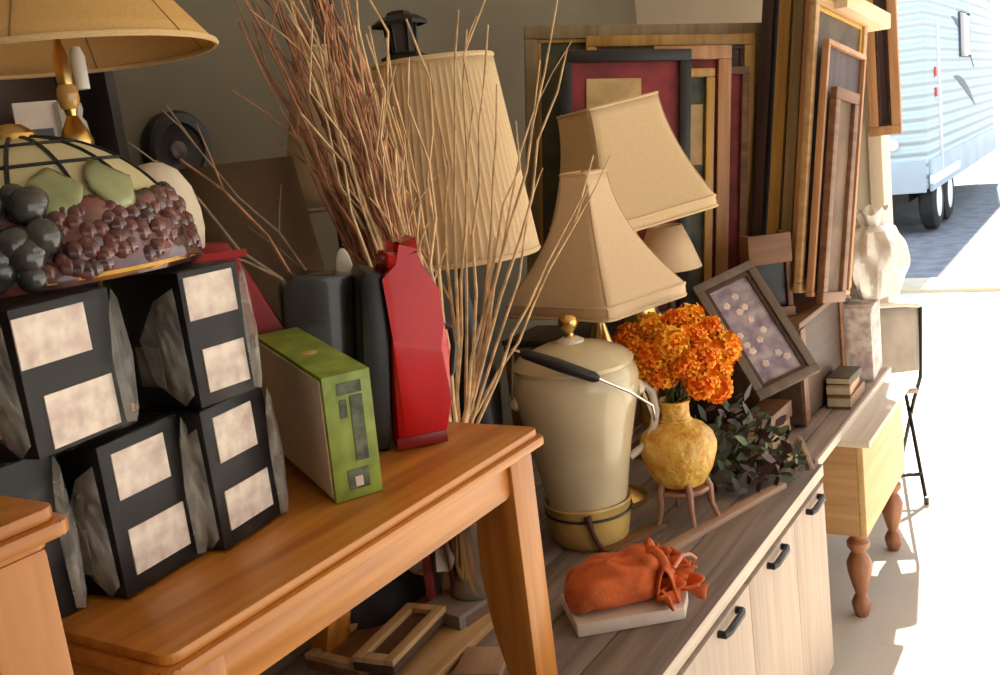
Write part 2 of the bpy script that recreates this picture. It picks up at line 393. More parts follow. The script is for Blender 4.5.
# amber coolie lamp at the top left
c = dep(60, 57, 1.55); t = thing('table_lamp', 'brass table lamp with wide amber coolie shade at the top left', 'lamp', (c.x, min(c.y, 1.42), CZ))
z0 = c.z-CZ
MB().lathe([(0, 0), (.07, 0), (.07, .02), (.03, .04), (.012, .08), (.012, z0-.16), (.022, z0-.15), (.026, z0-.13), (.018, z0-.11), (.008, z0-.09), (.012, z0-.07), (.012, z0+.0), (.006, z0+.02), (.005, z0+.2)], 20).build('lamp_base', BRASS, t)
MB().ball((0, 0, z0-.06), .017, 14, (1, 1, 1.5)).build('stem_urn', mat('amber_glass', (.62, .36, .10), .15, .2, 12, coat=.5), t)
MB().lathe([(0, -.03), (.011, -.03), (.012, .02), (.007, .035), (0, .036)], 14, c=(.03, .0, z0-.02)).build('candle_sleeve', WHITE, t)
MB().lathe([(.236-.166*k/8, z0+.205*k/8) for k in range(9)], 64).build('lamp_shade', SHADET, t, solid=.002)
m = MB(); m.tube([(.236*math.cos(2*math.pi*i/64), .236*math.sin(2*math.pi*i/64), z0) for i in range(64)], .005, 6, True)
m.build('shade_trim', fabric('amber_trim', (.74, .52, .26), .1), t)
m = MB()
for k in range(6):
    a = 2*math.pi*k/6+R(-20); m.tube([((.236-.166*u)*math.cos(a), (.236-.166*u)*math.sin(a), z0+.205*u) for u in (0, .5, 1)], .0022, 5)
m.build('shade_seams', fabric('amber_seam', (.30, .17, .07), .1), t)
spider(t, z0+.19, .07)
# white globe lamp behind the stained glass shade
c = dep(166, 246, 1.55); t = thing('globe_lamp', 'white rounded glass lamp shade peeking out behind the stained glass dome', 'lamp', (c.x, c.y, CZ))
z0 = c.z-CZ
MB().lathe([(0, 0), (.05, 0), (.05, .015), (.015, .03), (.012, z0)], 18).build('lamp_base', BRASS, t)
MB().lathe([(.056, z0-.01), (.061, z0+.02), (.060, z0+.05), (.052, z0+.085), (.036, z0+.112), (.016, z0+.125), (0, z0+.127)], 36, fn=lambda a, k: 1+.02*math.cos(a*12)).build('lamp_shade', fabric('opal_glass', (.86, .78, .62), .35, 5), t, solid=.003)
# taupe drum lamp
c = dep(262, 312, 2.16); t = thing('table_lamp', 'dull taupe lamp shade behind the twigs, left of the red jug', 'lamp', (c.x, c.y, PZ), 0)
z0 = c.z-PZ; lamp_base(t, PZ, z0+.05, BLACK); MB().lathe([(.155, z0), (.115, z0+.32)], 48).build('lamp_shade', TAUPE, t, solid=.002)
# cream narrow shade behind twigs
c = dep(338, 205, 2.45); t = thing('table_lamp', 'narrow cream lamp shade seen through the reddish twigs', 'lamp', (c.x, min(c.y, 1.72), PZ), 0)
z0 = c.z-PZ; lamp_base(t, PZ, z0+.05, DKWOOD); pleat_shade(t, z0, .37, .13, .05, fabric('shade_ivory', (.80, .64, .45), .3), 40, .006)
# big pleated lamp
c = dep(458, 256, 2.30); t = thing('table_lamp', 'large cream pleated lamp shade standing behind the dried twigs', 'lamp', (c.x, c.y, PZ), 0)
z0 = c.z-PZ; lamp_base(t, PZ, z0+.1, BLACK, .09); pleat_shade(t, z0, .435, .186, .132, SHADE, 64, .014)
# pair of square bell lamps
def bell(label, px, py, d, s, hh, yaw, matr, tf=.26, tilt=0, cut=1.36):
    c = dep(px, py, d); t = thing('table_lamp', label, 'lamp', (c.x, c.y, PZ), yaw); z0 = c.z-PZ
    lamp_base(t, PZ, z0+.08, BRASS, .08)
    cut_ = cut
    def sq(a, rr):
        q = max(abs(math.cos(a)), abs(math.sin(a))); e = max(abs(math.cos(a+math.pi/4)), abs(math.sin(a+math.pi/4)))
        return min(rr/q, rr*cut_/e)
    prof = [(1, -.0), (1.0, .085)] + [(tf+(1-tf)*(1-u)**1.75, .085+(1-.085)*u) for u in [k/12 for k in range(1, 13)]]
    na = 96
    def f(u, v):
        k = v*(len(prof)-1); i = min(int(k), len(prof)-2); w_ = k-i
        r = prof[i][0]*(1-w_)+prof[i+1][0]*w_; z = prof[i][1]*(1-w_)+prof[i+1][1]*w_
        a = u*2*math.pi; q = sq(a, r*s); return (q*math.cos(a), q*math.sin(a), z0+hh*z)
    parts = [MB().grid(f, na, len(prof)-1, True).build('lamp_shade', matr, t, smooth=40, solid=.002)]
    for k in range(4):
        a = math.pi/4+k*math.pi/2; m = MB()
        m.tube([Vector(f(a/(2*math.pi), v/28)) for v in range(29)], .0026, 5)
        parts.append(m.build('shade_seam', fabric('seam_'+matr.name, (.50, .33, .2), .1), t))
    for v in (0, 1/(len(prof)-1), 1):
        parts.append(MB().tube([f(i/na, v) for i in range(na)], .0045, 6, True).build('shade_trim', matr, t))
    if tilt:
        ax = RZ(-yaw) @ head; piv = Vector((0, 0, z0))
        for o in parts: o.matrix_local = Matrix.Translation(piv) @ Matrix.Rotation(tilt, 4, ax) @ Matrix.Translation(-piv)
    else: spider(t, z0+hh-.03, s*tf)
    return t
bell('cream square bell lamp shade just behind the lidded crock', 597, 305, 2.56, .168, .337, FACE+R(45), SHADE2, .25)
bell('cream square bell lamp shade in front of the maroon picture', 632, 222, 2.88, .183, .337, FACE+R(20), SHADE, .60, R(-7))
# small shade between
c = dep(668, 262, 3.02); t = thing('lamp_shade', 'small tan lamp shade between the two square bell shades', 'lampshade', (c.x, c.y, PZ), 0)
z0 = c.z-PZ
MB().lathe([(.10, z0-.02), (.075, z0+.05), (.05, z0+.11)], 36).build('shade', SHADE2, t, solid=.002); lamp_base(t, PZ, z0+.02, DKWOOD, .06, 1)

# ------------------------------------------------------------------ green box, red jug, spoon, red folder
p = onz(337, 505, CZ); q = onz(383, 492, CZ); yaw = R(62)-math.pi/2
w = (q-p).length
t = thing('game_box', 'green and grey boxed game standing on edge beside the red jug', 'box', (p.x, p.y, CZ+.001), yaw, None, R(5.5))
w, L, H = .073, .30, .19
MB().box((w/2, L/2, H/2), (w, L, H), bev=.002).build('box_body', GREENB, t)
MB().box((-.0008, L/2, H*.5), (.002, L*.95, H*.93)).build('side_panel', GREYB, t)
DKG = mat('dark_print', (.035, .05, .035), .5, .5, 40, col2=(.16, .18, .10))
m = MB()
for (u0, v0, u1, v1) in ((.28, .84, .78, .93), (.52, .30, .78, .82), (.30, .66, .44, .80), (.30, .08, .74, .24)): m.box((w*(u0+u1)/2, -.0006, H*(v0+v1)/2), (w*(u1-u0), .0016, H*(v1-v0)))
m.build('spine_print', DKG, t)
MB().box((w*.52, -.0012, H*.14), (w*.16, .002, H*.08)).build('spine_mark', LABELM, t)
MB().ball((w*.45, L*.45, H), .012, 12, (1, 1, .12)).build('lid_sticker', mat('tan_sticker', (.6, .42, .2), .5, .1, 5), t)

p = onz(398, 452, CZ); q = onz(449, 442, CZ)
AY = FACE+R(15); pn = Vector((math.sin(AY), -math.cos(AY), 0))
t = thing('appliance', 'glossy red and black countertop appliance with a peaked top, beside the green box', 'appliance', (p.x, p.y, CZ), AY)
def al(px, py, dd=0):
    r_ = ray(px, py); return RZ(-AY) @ (EYE+r_*((p-EYE).dot(pn)/r_.dot(pn))-p)+Vector((0, dd, 0))
def outline(P): return [(al(x, y).x, max(0, al(x, y).z)) for x, y in P]
shell = outline([(398, 453), (449, 447), (452, 400), (451, 345), (444, 322), (430, 292), (424, 268), (417, 252), (414, 240), (409, 243), (407, 257), (386, 251), (386, 268), (392, 276), (393, 340)])
MB().prism(shell, .11, T(0, .11, 0) @ RX(math.pi/2), .016).build('front_shell', REDM, t)
hs_ = outline([(394, 455), (391, 276), (366, 272), (362, 290), (368, 452)])
MB().prism(hs_, .15, T(0, .165, 0) @ RX(math.pi/2), .008).build('housing', BLACK, t)
hs_ = outline([(366, 454), (362, 280), (300, 282), (286, 300), (300, 454)])
MB().prism(hs_, .10, T(0, .20, 0) @ RX(math.pi/2), .008).build('water_tank', mat('smoked_plastic', (.03, .028, .025), .25, .3, 6, coat=.4), t)
w = (q-p).length
MB().tube([al(450, 330, .05), al(458, 332, .05), al(461, 350, .05), al(459, 378, .05), al(450, 384, .05)], .006, 8).build('handle', BLACK, t)
MB().box((w*.5, -.001, .012), (w*.98, .004, .02), bev=.001).build('foot_band', mat('dark_red', (.25, .01, .01), .3, .2, 5), t)
c = dep(348, 290, 1.74); t = thing('plastic_scoop', 'white plastic scoop lying on top of the black appliance housing', 'scoop', (c.x, c.y, c.z-.02), FACE)
m = MB(); m.ball((.0, 0, .05), .02, 16, (.75, .22, 2.2)); m.build('scoop_blade', WHITE, t)
MB().tube([(-.012, .0, .045), (-.035, .005, .050), (-.058, .008, .046)], [.006, .005, .006], 8).build('scoop_handle', WHITE, t)
c = dep(212, 330, 1.64); t = thing('red_folder', 'dark red folder standing behind the upper carton', 'folder', (c.x, c.y+.02, CZ), FACE+R(10))
hz = dep(212, 240, 1.64).z-CZ
MB().prism([(0, 0), (.15, 0), (.15, hz*.45), (.06, hz*.98), (0, hz)], .03, T(0, .03, 0) @ RX(math.pi/2), .004).build('cover', mat('red_card', (.26, .012, .014), .5, .3, 8), t)
MB().box((.05, -.002, hz*.93), (.08, .003, .012)).build('edge_band', mat('red_edge', (.5, .04, .04), .4, .1, 8), t)

# ------------------------------------------------------------------ vase of twigs
vb = onz(478, 612, PZ); vx, vy = vb.x, vb.y
t = thing('tall_vase', 'chrome cylinder vase holding the dried twigs, standing behind the oak table leg', 'vase', (vx, vy, PZ))
MB().lathe([(0, 0), (.048, 0), (.05, .01), (.05, .36), (.053, .37), (.046, .37), (.045, .02), (0, .018)], 28).build('vessel', CHROME, t)
MB().lathe([(.051, .02), (.053, .02), (.053, .05), (.051, .05)], 28).build('band', BLACKM, t)
REDT = mat('reddish_twig', (.42, .19, .10), .75, .4, 30); TANT = mat('straw_twig', (.66, .45, .24), .75, .3, 30); GRYT = mat('grey_twig', (.30, .22, .14), .8, .3, 30)
vm = Vector((vx, vy, PZ+.37))
def twig(px, py, d, m, label, grp, rad=.0036, bend=.03, nb=2, seed=0, via=None):
    rn = random.Random(seed); e = dep(px, py, d)
    a = 2*math.pi*rn.random(); rr = .033*math.sqrt(rn.random())
    base = Vector((vx+rr*math.cos(a), vy+rr*math.sin(a), PZ+.03)); rr2 = .038
    mouth = vm+Vector((rr2*math.cos(a), rr2*math.sin(a), 0))*.9
    dirn = (e-mouth); o = dirn.cross(Vector((0, 0, 1))).normalized() if dirn.length > 0 else Vector((1, 0, 0))
    mouth = vm+(Vector((dirn.x, dirn.y, 0)).normalized()*.02+Vector((rr*math.cos(a), rr*math.sin(a), 0))*.7)
    pts = [base, mouth]
    nseg = 8
    for k in range(1, nseg+1):
        u = k/nseg; q = mouth.lerp(e, u)
        sag = math.sin(u*math.pi)*bend
        q = q+o*(sag*(rn.random()*.8-.1))+Vector((rn.uniform(-1, 1), rn.uniform(-1, 1), rn.uniform(-1, 1)))*.021*u
        pts.append(q)
    rads = [rad*1.15, rad*1.1]+[rad*(1.05-.62*k/nseg) for k in range(1, nseg+1)]
    rads = [q*1.22 for q in rads]; M = MB(); M.tube(pts, rads, 6)
    for k in range(nb):
        i = rn.randint(4, nseg); s0 = pts[i]; L = rn.uniform(.06, .16)
        dv = (dirn.normalized()+Vector((rn.uniform(-.7, .7), rn.uniform(-.7, .7), rn.uniform(-.2, .4)))).normalized()
        M.tube([s0, s0+dv*L*.5+Vector((0, 0, .006)), s0+dv*L], [rads[i]*.8, rads[i]*.6, rads[i]*.4], 5)
    o_ = M.build('dried_twig', m, None); tag(o_, label, 'twig', grp); return o_
rn = random.Random(21); n = 0
LRED = 'thin reddish brown twig fanning up and left from the tall vase'
for k in range(46):
    u = (k+rn.random()*.9)/46; px = 232+112*u; py = rn.uniform(-70, 30)+max(0, .35-u)*60
    if k % 3 == 0: f_ = rn.uniform(.2, .55); px += (425-px)*f_; py += (290-py)*f_
    twig(px, py, rn.uniform(1.78, 2.05), REDT, LRED, 'reddish twigs in the tall vase', rn.uniform(.0032, .0048), rn.uniform(.02, .05), rn.choice((1, 2, 3)), 100+k)
LTAN = 'pale straw coloured twig rising from the tall vase among reddish ones'
for k in range(34):
    u = rn.random(); px = 250+120*u; py = rn.uniform(-50, 60)
    if k % 3: f_ = rn.uniform(.15, .6); px += (430-px)*f_; py += (300-py)*f_
    twig(px, py, rn.uniform(1.75, 2.0), TANT, LTAN, 'straw twigs in the tall vase', rn.uniform(.0030, .0045), rn.uniform(.01, .04), rn.choice((0, 1, 2)), 200+k)
for k in range(18):
    u = rn.random(); twig(318+105*u, rn.uniform(10, 170), rn.uniform(1.85, 2.02), TANT, LTAN, 'straw twigs in the tall vase', rn.uniform(.0030, .0046), rn.uniform(.0, .03), rn.choice((0, 1)), 500+k)
LUP = 'thin upright straw twig in front of the pleated shade and bell shade'
for k, (px, py) in enumerate(((448, 18), (477, 6), (487, 20), (462, 40), (556, 8), (574, 42), (543, 60), (592, 150), (612, 160), (545, 168), (520, 120), (430, 70), (342, -12), (505, 90))):
    twig(px, py, rn.uniform(1.95, 2.08), TANT, LUP, 'upright twigs in the tall vase', rn.uniform(.0028, .0038), .02, rn.choice((0, 1)), 300+k)
twig(158, 166, 1.78, GRYT, 'grey crooked twig reaching far left towards the round speaker', None, .005, .12, 2, 77)
twig(190, 150, 1.80, REDT, 'lowest reddish twig leaning far left over the taupe shade', None, .0042, .0, 1, 78)
twig(160, 95, 1.85, GRYT, 'thin dark twig arching left below the amber lamp shade', None, .003, .06, 3, 79)

# ------------------------------------------------------------------ crock
cb = onz(592, 538, PZ); cx, cy = cb.x, cb.y
t = thing('crock', 'large cream lidded stoneware crock with a black wooden bail grip', 'crock', (cx, cy, PZ+.014), FACE)
cz_ = PZ+.014
zt = .425
MB().lathe([(0, 0), (.088, 0), (.090, .012), (.098, .10), (.118, .22), (.140, .32), (.150, .370), (.152, .395), (.146, .412), (.138, zt), (.130, zt), (.126, .40), (.09, .05), (0, .03)], 56).build('vessel', CREAM, t)
MB().lathe([(.142, zt-.002), (.144, zt+.008), (.125, zt+.026), (.075, zt+.046), (.035, zt+.054), (.0, zt+.056)], 48).build('lid', CREAM, t)
MB().lathe([(.026, zt+.052), (.022, zt+.06), (.011, zt+.068), (.010, zt+.078), (.018, zt+.086), (.025, zt+.098), (.022, zt+.112), (.010, zt+.120), (0, zt+.121)], 32).build('knob', BRASS, t, smooth=80)
MB().lathe([(.034, zt+.051), (.032, zt+.058), (.018, zt+.066), (0.0, zt+.067)], 24).build('knob_plate', mat('white_ceramic', (.8, .72, .6), .3, .05, 5), t)
# bail : grip in front of the crock
loc = lambda px, py, d: RZ(-FACE) @ (dep(px, py, d)-Vector((cx, cy, PZ+.014)))
d0 = (Vector((cx, cy, 1.0))-EYE).dot(FW)
gA, gB = loc(520, 352, d0-.165), loc(599, 379, d0-.175)
gm = (gA+gB)/2
MB().tube([gA, gA.lerp(gB, .06), gA.lerp(gB, .5), gA.lerp(gB, .94), gB], [.007, .0125, .0145, .0125, .007], 12).build('grip', BLACK, t)
eR, eL = Vector((.152, -.02, .355)), Vector((-.152, -.02, .355))
MB().tube([gA, gA+(gA-gB)*.10, eL+Vector((0, -.06, .03)), eL], .0034, 8).build('bail_wire', CHROME, t)
MB().tube([gB, loc(630, 392, d0-.16), loc(652, 405, d0-.11), loc(655, 420, d0-.06), eR], .0038, 8).build('bail_wire', CHROME, t)
for e, s in ((eR, 1), (eL, -1)):
    MB().lathe([(0, -.012), (.02, -.010), (.022, 0), (.014, .012), (0, .014)], 16, m=T(e.x-s*.006, e.y, e.z) @ RY(s*math.pi/2)).build('ear', CREAM, t)
MB().tube([(.138, .02, .345), (.168, .03, .345), (.184, .03, .325), (.190, .03, .28), (.180, .03, .235), (.160, .025, .20), (.115, .015, .175)], .010, 12).build('side_handle', mat('pale_glaze', (.70, .63, .52), .2, .08, 5, coat=.5), t)

# yellow dish
t = thing('ceramic_dish', 'small yellow ceramic dish with a dark strap, in which the crock stands', 'dish', (cx, cy, PZ), FACE)
YEL = mat('yellow_glaze', (.60, .40, .12), .4, .2, 14, coat=.3)
MB().lathe([(0, 0), (.080, 0), (.092, .015), (.100, .06), (.103, .095), (.108, .105), (.106, .110), (.100, .107), (.098, .095), (.094, .03), (.090, .013), (0, .012)], 40).build('bowl', YEL, t)
MB().tube([(.1045*math.cos(2*math.pi*i/40), .1045*math.sin(2*math.pi*i/40), .082) for i in range(40)], .0032, 6, True).build('cord', BLACK, t)
MB().tube([(-.012, -.106, .098), (-.006, -.106, .06), (.004, -.100, .03), (.016, -.094, .006)], [.009, .006, .006, .006], 8).build('strap', mat('dark_leather', (.07, .03, .02), .6, .3, 10), t)

# ------------------------------------------------------------------ yellow vase on its stand with marigolds
vb2 = onz(692, 526, PZ); v2 = Vector((vb2.x+.03, vb2.y+.03, PZ))
t = thing('vase_stand', 'low wooden stand with splayed legs under the yellow vase', 'stand', v2, FACE)
LEGW = wood('pinkish_wood', (.42, .22, .14), (.26, .12, .075), 'Z', .5)
m = MB(); m.lathe([(.0, .082), (.066, .082), (.070, .088), (.066, .094), (0, .094)], 30); m.build('ring', LEGW, t)
for a in (-150, -85, -20, 90):
    ca, sa = math.cos(R(a)), math.sin(R(a))
    MB().tube([(.058*ca, .058*sa, .118), (.068*ca, .068*sa, .092), (.070*ca, .070*sa, .05), (.086*ca, .086*sa, .0045)], [.007, .009, .007, .0055], 8).build('leg', LEGW, t)
VY = mat('mottled_yellow_glaze', (.86, .58, .12), .42, .3, 34, col2=(.66, .29, .03), bump=.9, bscale=50, coat=.2)
t = thing('vase', 'squat yellow textured vase holding orange marigolds', 'vase', v2+Vector((0, 0, .095)), FACE)
MB().lathe([(0, 0), (.045, 0), (.058, .008), (.080, .045), (.092, .085), (.094, .105), (.086, .130), (.066, .150), (.044, .160), (.036, .166), (.034, .185), (.035, .205), (.040, .216), (.034, .217), (.029, .205), (.029, .165), (.05, .02), (0, .012)], 48).build('vessel', VY, t)
m = MB(); m.lathe([(.0375, .163), (.0395, .167), (.0375, .171)], 40); m.build('neck_ring', VY, t)
ORG = mat('marigold_petal', (1.0, .44, .012), .7, .3, 30, col2=(.96, .20, .006)); ORG2 = mat('marigold_petal_light', (1.0, .55, .03), .7, .3, 30, col2=(1.0, .34, .012)); STEM = mat('stem_green', (.06, .10, .025), .6, .3, 20)
def bloom_mesh(seed, mt, r=.036):
    rn = random.Random(seed); m = MB(); m.ball((0, 0, 0), r*.62, 10, (1, 1, .8)); N_ = 75
    for k in range(N_):
        zz = 1-(k+.5)/N_*1.45; th = k*2.39996; q = math.sqrt(max(0, 1-zz*zz)); d = Vector((q*math.cos(th), q*math.sin(th), zz*.85)).normalized()
        s = d.orthogonal().normalized(); s = (Matrix.Rotation(rn.random()*6.28, 3, d) @ s); b2 = d.cross(s)
        rr = r*rn.uniform(.85, 1.08); w_ = r*.30
        a = d*r*.5; P = [a-s*w_*.4, a+s*w_*.4, d*rr*.9+s*w_+b2*.003, d*rr*1.05+s*w_*.5-b2*.004, d*rr*.98+b2*.004, d*rr*1.05-s*w_*.5-b2*.004, d*rr*.9-s*w_+b2*.003]
        m.b.faces.new([m.b.verts.new(p_) for p_ in P])
    o = m.build('tmp', mt, None, smooth=0); me = o.data; bpy.data.objects.remove(o); return me
BL = [bloom_mesh(1, ORG), bloom_mesh(2, ORG2), bloom_mesh(3, ORG)]
mouth = v2+Vector((0, 0, .095+.212))
fd = (mouth-EYE).dot(FW)
spots = [(634, 352, .02), (652, 330, .05), (657, 355, -.03), (676, 322, .04), (672, 345, -.05), (690, 338, .0), (708, 330, .05), (722, 348, .03), (702, 356, -.04), (684, 365, -.06), (718, 368, -.01), (700, 382, -.05), (716, 388, -.02), (645, 368, .0), (664, 372, -.02), (630, 338, .06), (690, 318, .06)]
for i, (px, py, dd) in enumerate(spots):
    e = dep(px, py, fd+dd*.9)
    t = thing('marigold', 'ruffled orange marigold in the yellow vase bunch', 'flower', mouth, 0, 'marigolds in the yellow vase')
    L = e-mouth; b0 = Vector((.018*math.cos(i*2.4), .018*math.sin(i*2.4), -.12))
    M = MB(); M.tube([b0, Vector((b0.x, b0.y, 0)), L*.45+Vector((0, 0, .02)), L*.97], [.0028, .0028, .0025, .0025], 6); M.build('stem', STEM, t)
    o = bpy.data.objects.new('bloom', BL[i % 3]); COL.objects.link(o); o.parent = t; o.location = L
    dv = (L.normalized()*.6+(EYE-e).normalized()*.7).normalized(); o.rotation_euler = dv.to_track_quat('Z', 'Y').to_euler(); s = .95+.35*((i*37) % 10)/10; o.scale = (s, s, s)
    M = MB()
    M.grid(lambda u, v: tuple(L*.5+Vector(((v-.5)*.05, (u-.5)*.016*math.sin(math.pi*v), .01+.012*math.sin(3*v)))), 2, 6); M.build('leaf', STEM, t, solid=.001)

# ------------------------------------------------------------------ dark greenery right of the vase
g = onz(752, 492, PZ); t = thing('foliage_bunch', 'dark artificial greenery bunch lying right of the yellow vase', 'foliage', (g.x+.05, g.y+.06, PZ), FACE)
rn = random.Random(5); mats = [mat('dark_leaf', (.035, .05, .022), .5, .4, 20), mat('plum_leaf', (.06, .025, .035), .5, .4, 20), mat('mid_leaf', (.09, .12, .035), .5, .3, 20)]
for gi, (nm, cnt) in enumerate((('leaves', 220), ('dry_leaves', 130), ('pale_leaves', 45))):
    m = MB()
    for k in range(cnt):
        a = rn.random()*6.28; rr = .17*math.sqrt(rn.random()); c0 = Vector((rr*math.cos(a)*1.0, rr*math.sin(a)*.7,   .012+rn.random()*.26*(1-.6*rr/.16)))
        d = Vector((rn.uniform(-1, 1), rn.uniform(-1, 1), rn.uniform(-.2, 1))).normalized(); s = d.orthogonal().normalized(); L = rn.uniform(.03, .06); w_ = L*.22
        P = [c0, c0+d*L*.35+s*w_, c0+d*L*.7+s*w_*.7, c0+d*L, c0+d*L*.7-s*w_*.7, c0+d*L*.35-s*w_]
        for p_ in P: p_.z = max(p_.z, .003)
        m.b.faces.new([m.b.verts.new(p_) for p_ in P])
    m.build(nm, mats[gi], t, smooth=0)
m = MB()
for k in range(12):
    a = k*.52; m.tube([(0, 0, .01), (.07*math.cos(a), .05*math.sin(a), .08), (.14*math.cos(a), .10*math.sin(a), .06+.1*rn.random())], .0028, 5)
m.build('stems', mat('brown_stem', (.12, .07, .04), .7, .3, 20), t)

# ------------------------------------------------------------------ loose wood slats on the sideboard
def slat(label, A, B, wd, th, m, z=PZ, name='timber_offcut'):
    a, b = onz(*A, z), onz(*B, z); d = (b-a); L = d.length; yaw = math.atan2(d.y, d.x)
    t = MB().box((L/2, 0, th/2), (L, wd, th), bev=.002).build(name, m); t.location = a; t.rotation_euler = (0, 0, yaw)
    return tag(t, label, 'wood')
slat('long pale wood slat on the sideboard in front of the stand', (632, 572), (782, 487), .03, .014, wood('pale_slat', (.50, .33, .22), (.34, .21, .14), 'X', .6))
slat('short bright wood stick beside the greenery on the sideboard', (763, 478), (800, 452), .016, .012, TANWOOD)
slat('dark reddish slat lying from the yellow dish towards the stand', (606, 556), (662, 527), .035, .014, BRWOOD)
slat('small upright-ended stick near the far end of the sideboard', (812, 470), (800, 440), .014, .012, wood('pale_stick', (.55, .40, .30), (.4, .28, .2), 'X', .6))

# ------------------------------------------------------------------ orange cloth on white pad
a, b = onz(572, 622, PZ), onz(672, 618, PZ)
pc = onz(655, 608, PZ); yaw = FACE+R(8)
t = MB(); t.prism([(-.15, -.075), (.07, -.085), (.10, -.02), (.08, .07), (-.15, .075)], .030, None, .008)
pad = t.build('paper_pad', mat('pinkish_paper', (.70, .58, .48), .7, .08, 10)); pad.location = (pc.x-.01, pc.y+.03, PZ); pad.rotation_euler = (0, 0, yaw); tag(pad, 'thick pinkish white paper pad under the orange cloth', 'paper')
t = thing('orange_bag', 'crumpled rust orange cloth bag with a ruffled end on the sideboard', 'bag', (pc.x-.01, pc.y+.035, PZ+.031), yaw)
OC = mat('rust_cloth', (.62, .13, .03), .85, .22, 22, bump=.2, bscale=140)
m = MB()
def spow(v, e): return math.copysign(abs(v)**e, v)
def lump(u, v):
    a = u*2*math.pi; b_ = (v-.5)*math.pi; ca, sa = math.cos(a), math.sin(a); cb = abs(math.cos(b_))**.55
    x = -.05+.095*cb*spow(ca, .6); y = .070*cb*spow(sa, .6); z = .042+.042*spow(math.sin(b_), .7)
    if z > .025:
        d1 = (x*.8+y*1.1); z += .009*abs(math.sin(d1*48+1.2*math.sin(y*40)))-.006+.004*noise.noise(Vector((x*18, y*18, 3)))+.020*max(0, min(1, (x+.02)/.06))
        z -= .022*max(0, (-x-.06)/.08)
    return (x+.006*noise.noise(Vector((y*40, z*40, 1))), y+.006*noise.noise(Vector((x*40, z*40, 7))), max(0, z))
m.grid(lump, 64, 26, True); m.build('bag_body', OC, t, smooth=80)
rn = random.Random(40)
for j in range(11):
    m = MB(); ph = rn.random()*6; x0_ = .055+.012*(j % 6)+rn.uniform(-.006, .006); y0_ = -.085+.125*rn.random(); hh_ = rn.uniform(.03, .07)*(1-.06*(j % 6)); L_ = rn.uniform(.05, .10); an = rn.uniform(-.9, .9)
    def ruf(u, v):
        q = (u-.5)*L_; w_ = .010*math.sin(u*14+ph)*(.5+v)
        lx = q*math.sin(an)+w_+v*.018*math.cos(u*8+ph); ly = q*math.cos(an)+.007*math.cos(u*17+ph)
        return (x0_+lx, y0_+.03+ly, max(0, .002+hh_*math.sin(math.pi*v*.62)*(.75+.25*math.sin(u*11+ph))))
    m.grid(ruf, 36, 7).build('ruffle', OC, t, smooth=80, solid=.004)
m = MB()
def dr(u, v):
    x = .022+.045*u+.008*math.sin(v*9); y = -.075+.15*v; return (x, y, .040+.055*math.sin(math.pi*u)+.012*math.sin(v*16+u*4)-.03*abs(2*v-1)**2)
m.grid(dr, 12, 30).build('drawn_mouth', OC, t, smooth=80, solid=.004)
m = MB(); m.tube([(.07, -.05, .065), (.10, -.02, .075), (.13, .02, .055), (.15, .05, .03), (.145, .07, .004)], .004, 6); m.build('drawstring', mat('pink_cord', (.62, .25, .17), .8, .2, 20), t)

# ------------------------------------------------------------------ clutter under the oak table
def flat(label, px, py, L, W, th, rz, m, z=PZ, cat='board', name='wood_board', frame=None, rx=0, ry=0):
    p = onz(px, py, z); t = thing(name, label, cat, (p.x, p.y, z), R(rz), None, R(rx), R(ry))
    MB().box((L/2, W/2, th/2), (L, W, th), bev=.003).build('board', m, t)
    if frame:
        M = MB(); e = .022
        for (c0, d0_) in (((L/2, e/2, th), (L, e, .012)), ((L/2, W-e/2, th), (L, e, .012)), ((e/2, W/2, th), (e, W-2*e, .012)), ((L-e/2, W/2, th), (e, W-2*e, .012))): M.box((c0[0], c0[1], th+.006), d0_, bev=.002)
        M.build('edging', frame, t)
    return t
flat('flat brown picture with pale wooden edging under the oak table', 360, 682, .52, .14, .02, -1, BRWOOD, cat='picture', name='picture_frame', frame=TANWOOD)
flat('tan board lying in front of the other boards under the table', 432, 690, .30, .10, .02, 3, TANWOOD)
flat('dark board at the back under the table, behind the brown picture', 330, 622, .55, .16, .05, 2, DKWOOD)
flat('brown slab near the left under the table, raised on dark board', 300, 640, .34, .05, .055, 4, BRWOOD)
flat('pinkish tan wooden tile beside the oak table leg', 500, 682, .10, .09, .016, 18, wood('pink_tile', (.5, .32, .2), (.38, .22, .13), 'X', .6))
flat('long dark plank with a pale edge lying deepest under the table', 300, 612, .62, .10, .02, 6, wood('old_plank', (.20, .12, .07), (.10, .055, .03), 'X', .6), PZ+.056)
flat('small tan frame propped under the table front edge', 395, 676, .22, .09, .018, 8, DKWOOD, PZ+.034, 'picture', 'picture_frame', TANWOOD)
gb = flat('grey brown flat carton under the oak table by the vase', 462, 640, .15, .11, .05, -8, mat('grey_carton', (.22, .17, .14), .7, .2, 8), cat='box', name='flat_carton')
MB().box((.075, -.001, .025), (.11, .002, .03)).build('side_panel', mat('brown_card', (.16, .09, .06), .7, .2, 8), gb)
p = onz(410, 622, PZ); m = MB()
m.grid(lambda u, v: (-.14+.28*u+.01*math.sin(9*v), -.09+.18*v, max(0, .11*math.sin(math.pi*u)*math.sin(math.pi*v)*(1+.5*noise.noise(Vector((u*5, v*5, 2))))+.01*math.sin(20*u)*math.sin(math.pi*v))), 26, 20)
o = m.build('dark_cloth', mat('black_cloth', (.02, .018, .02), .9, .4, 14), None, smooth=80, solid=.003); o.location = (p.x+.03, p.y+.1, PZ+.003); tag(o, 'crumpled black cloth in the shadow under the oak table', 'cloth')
p = onz(455, 612, PZ)
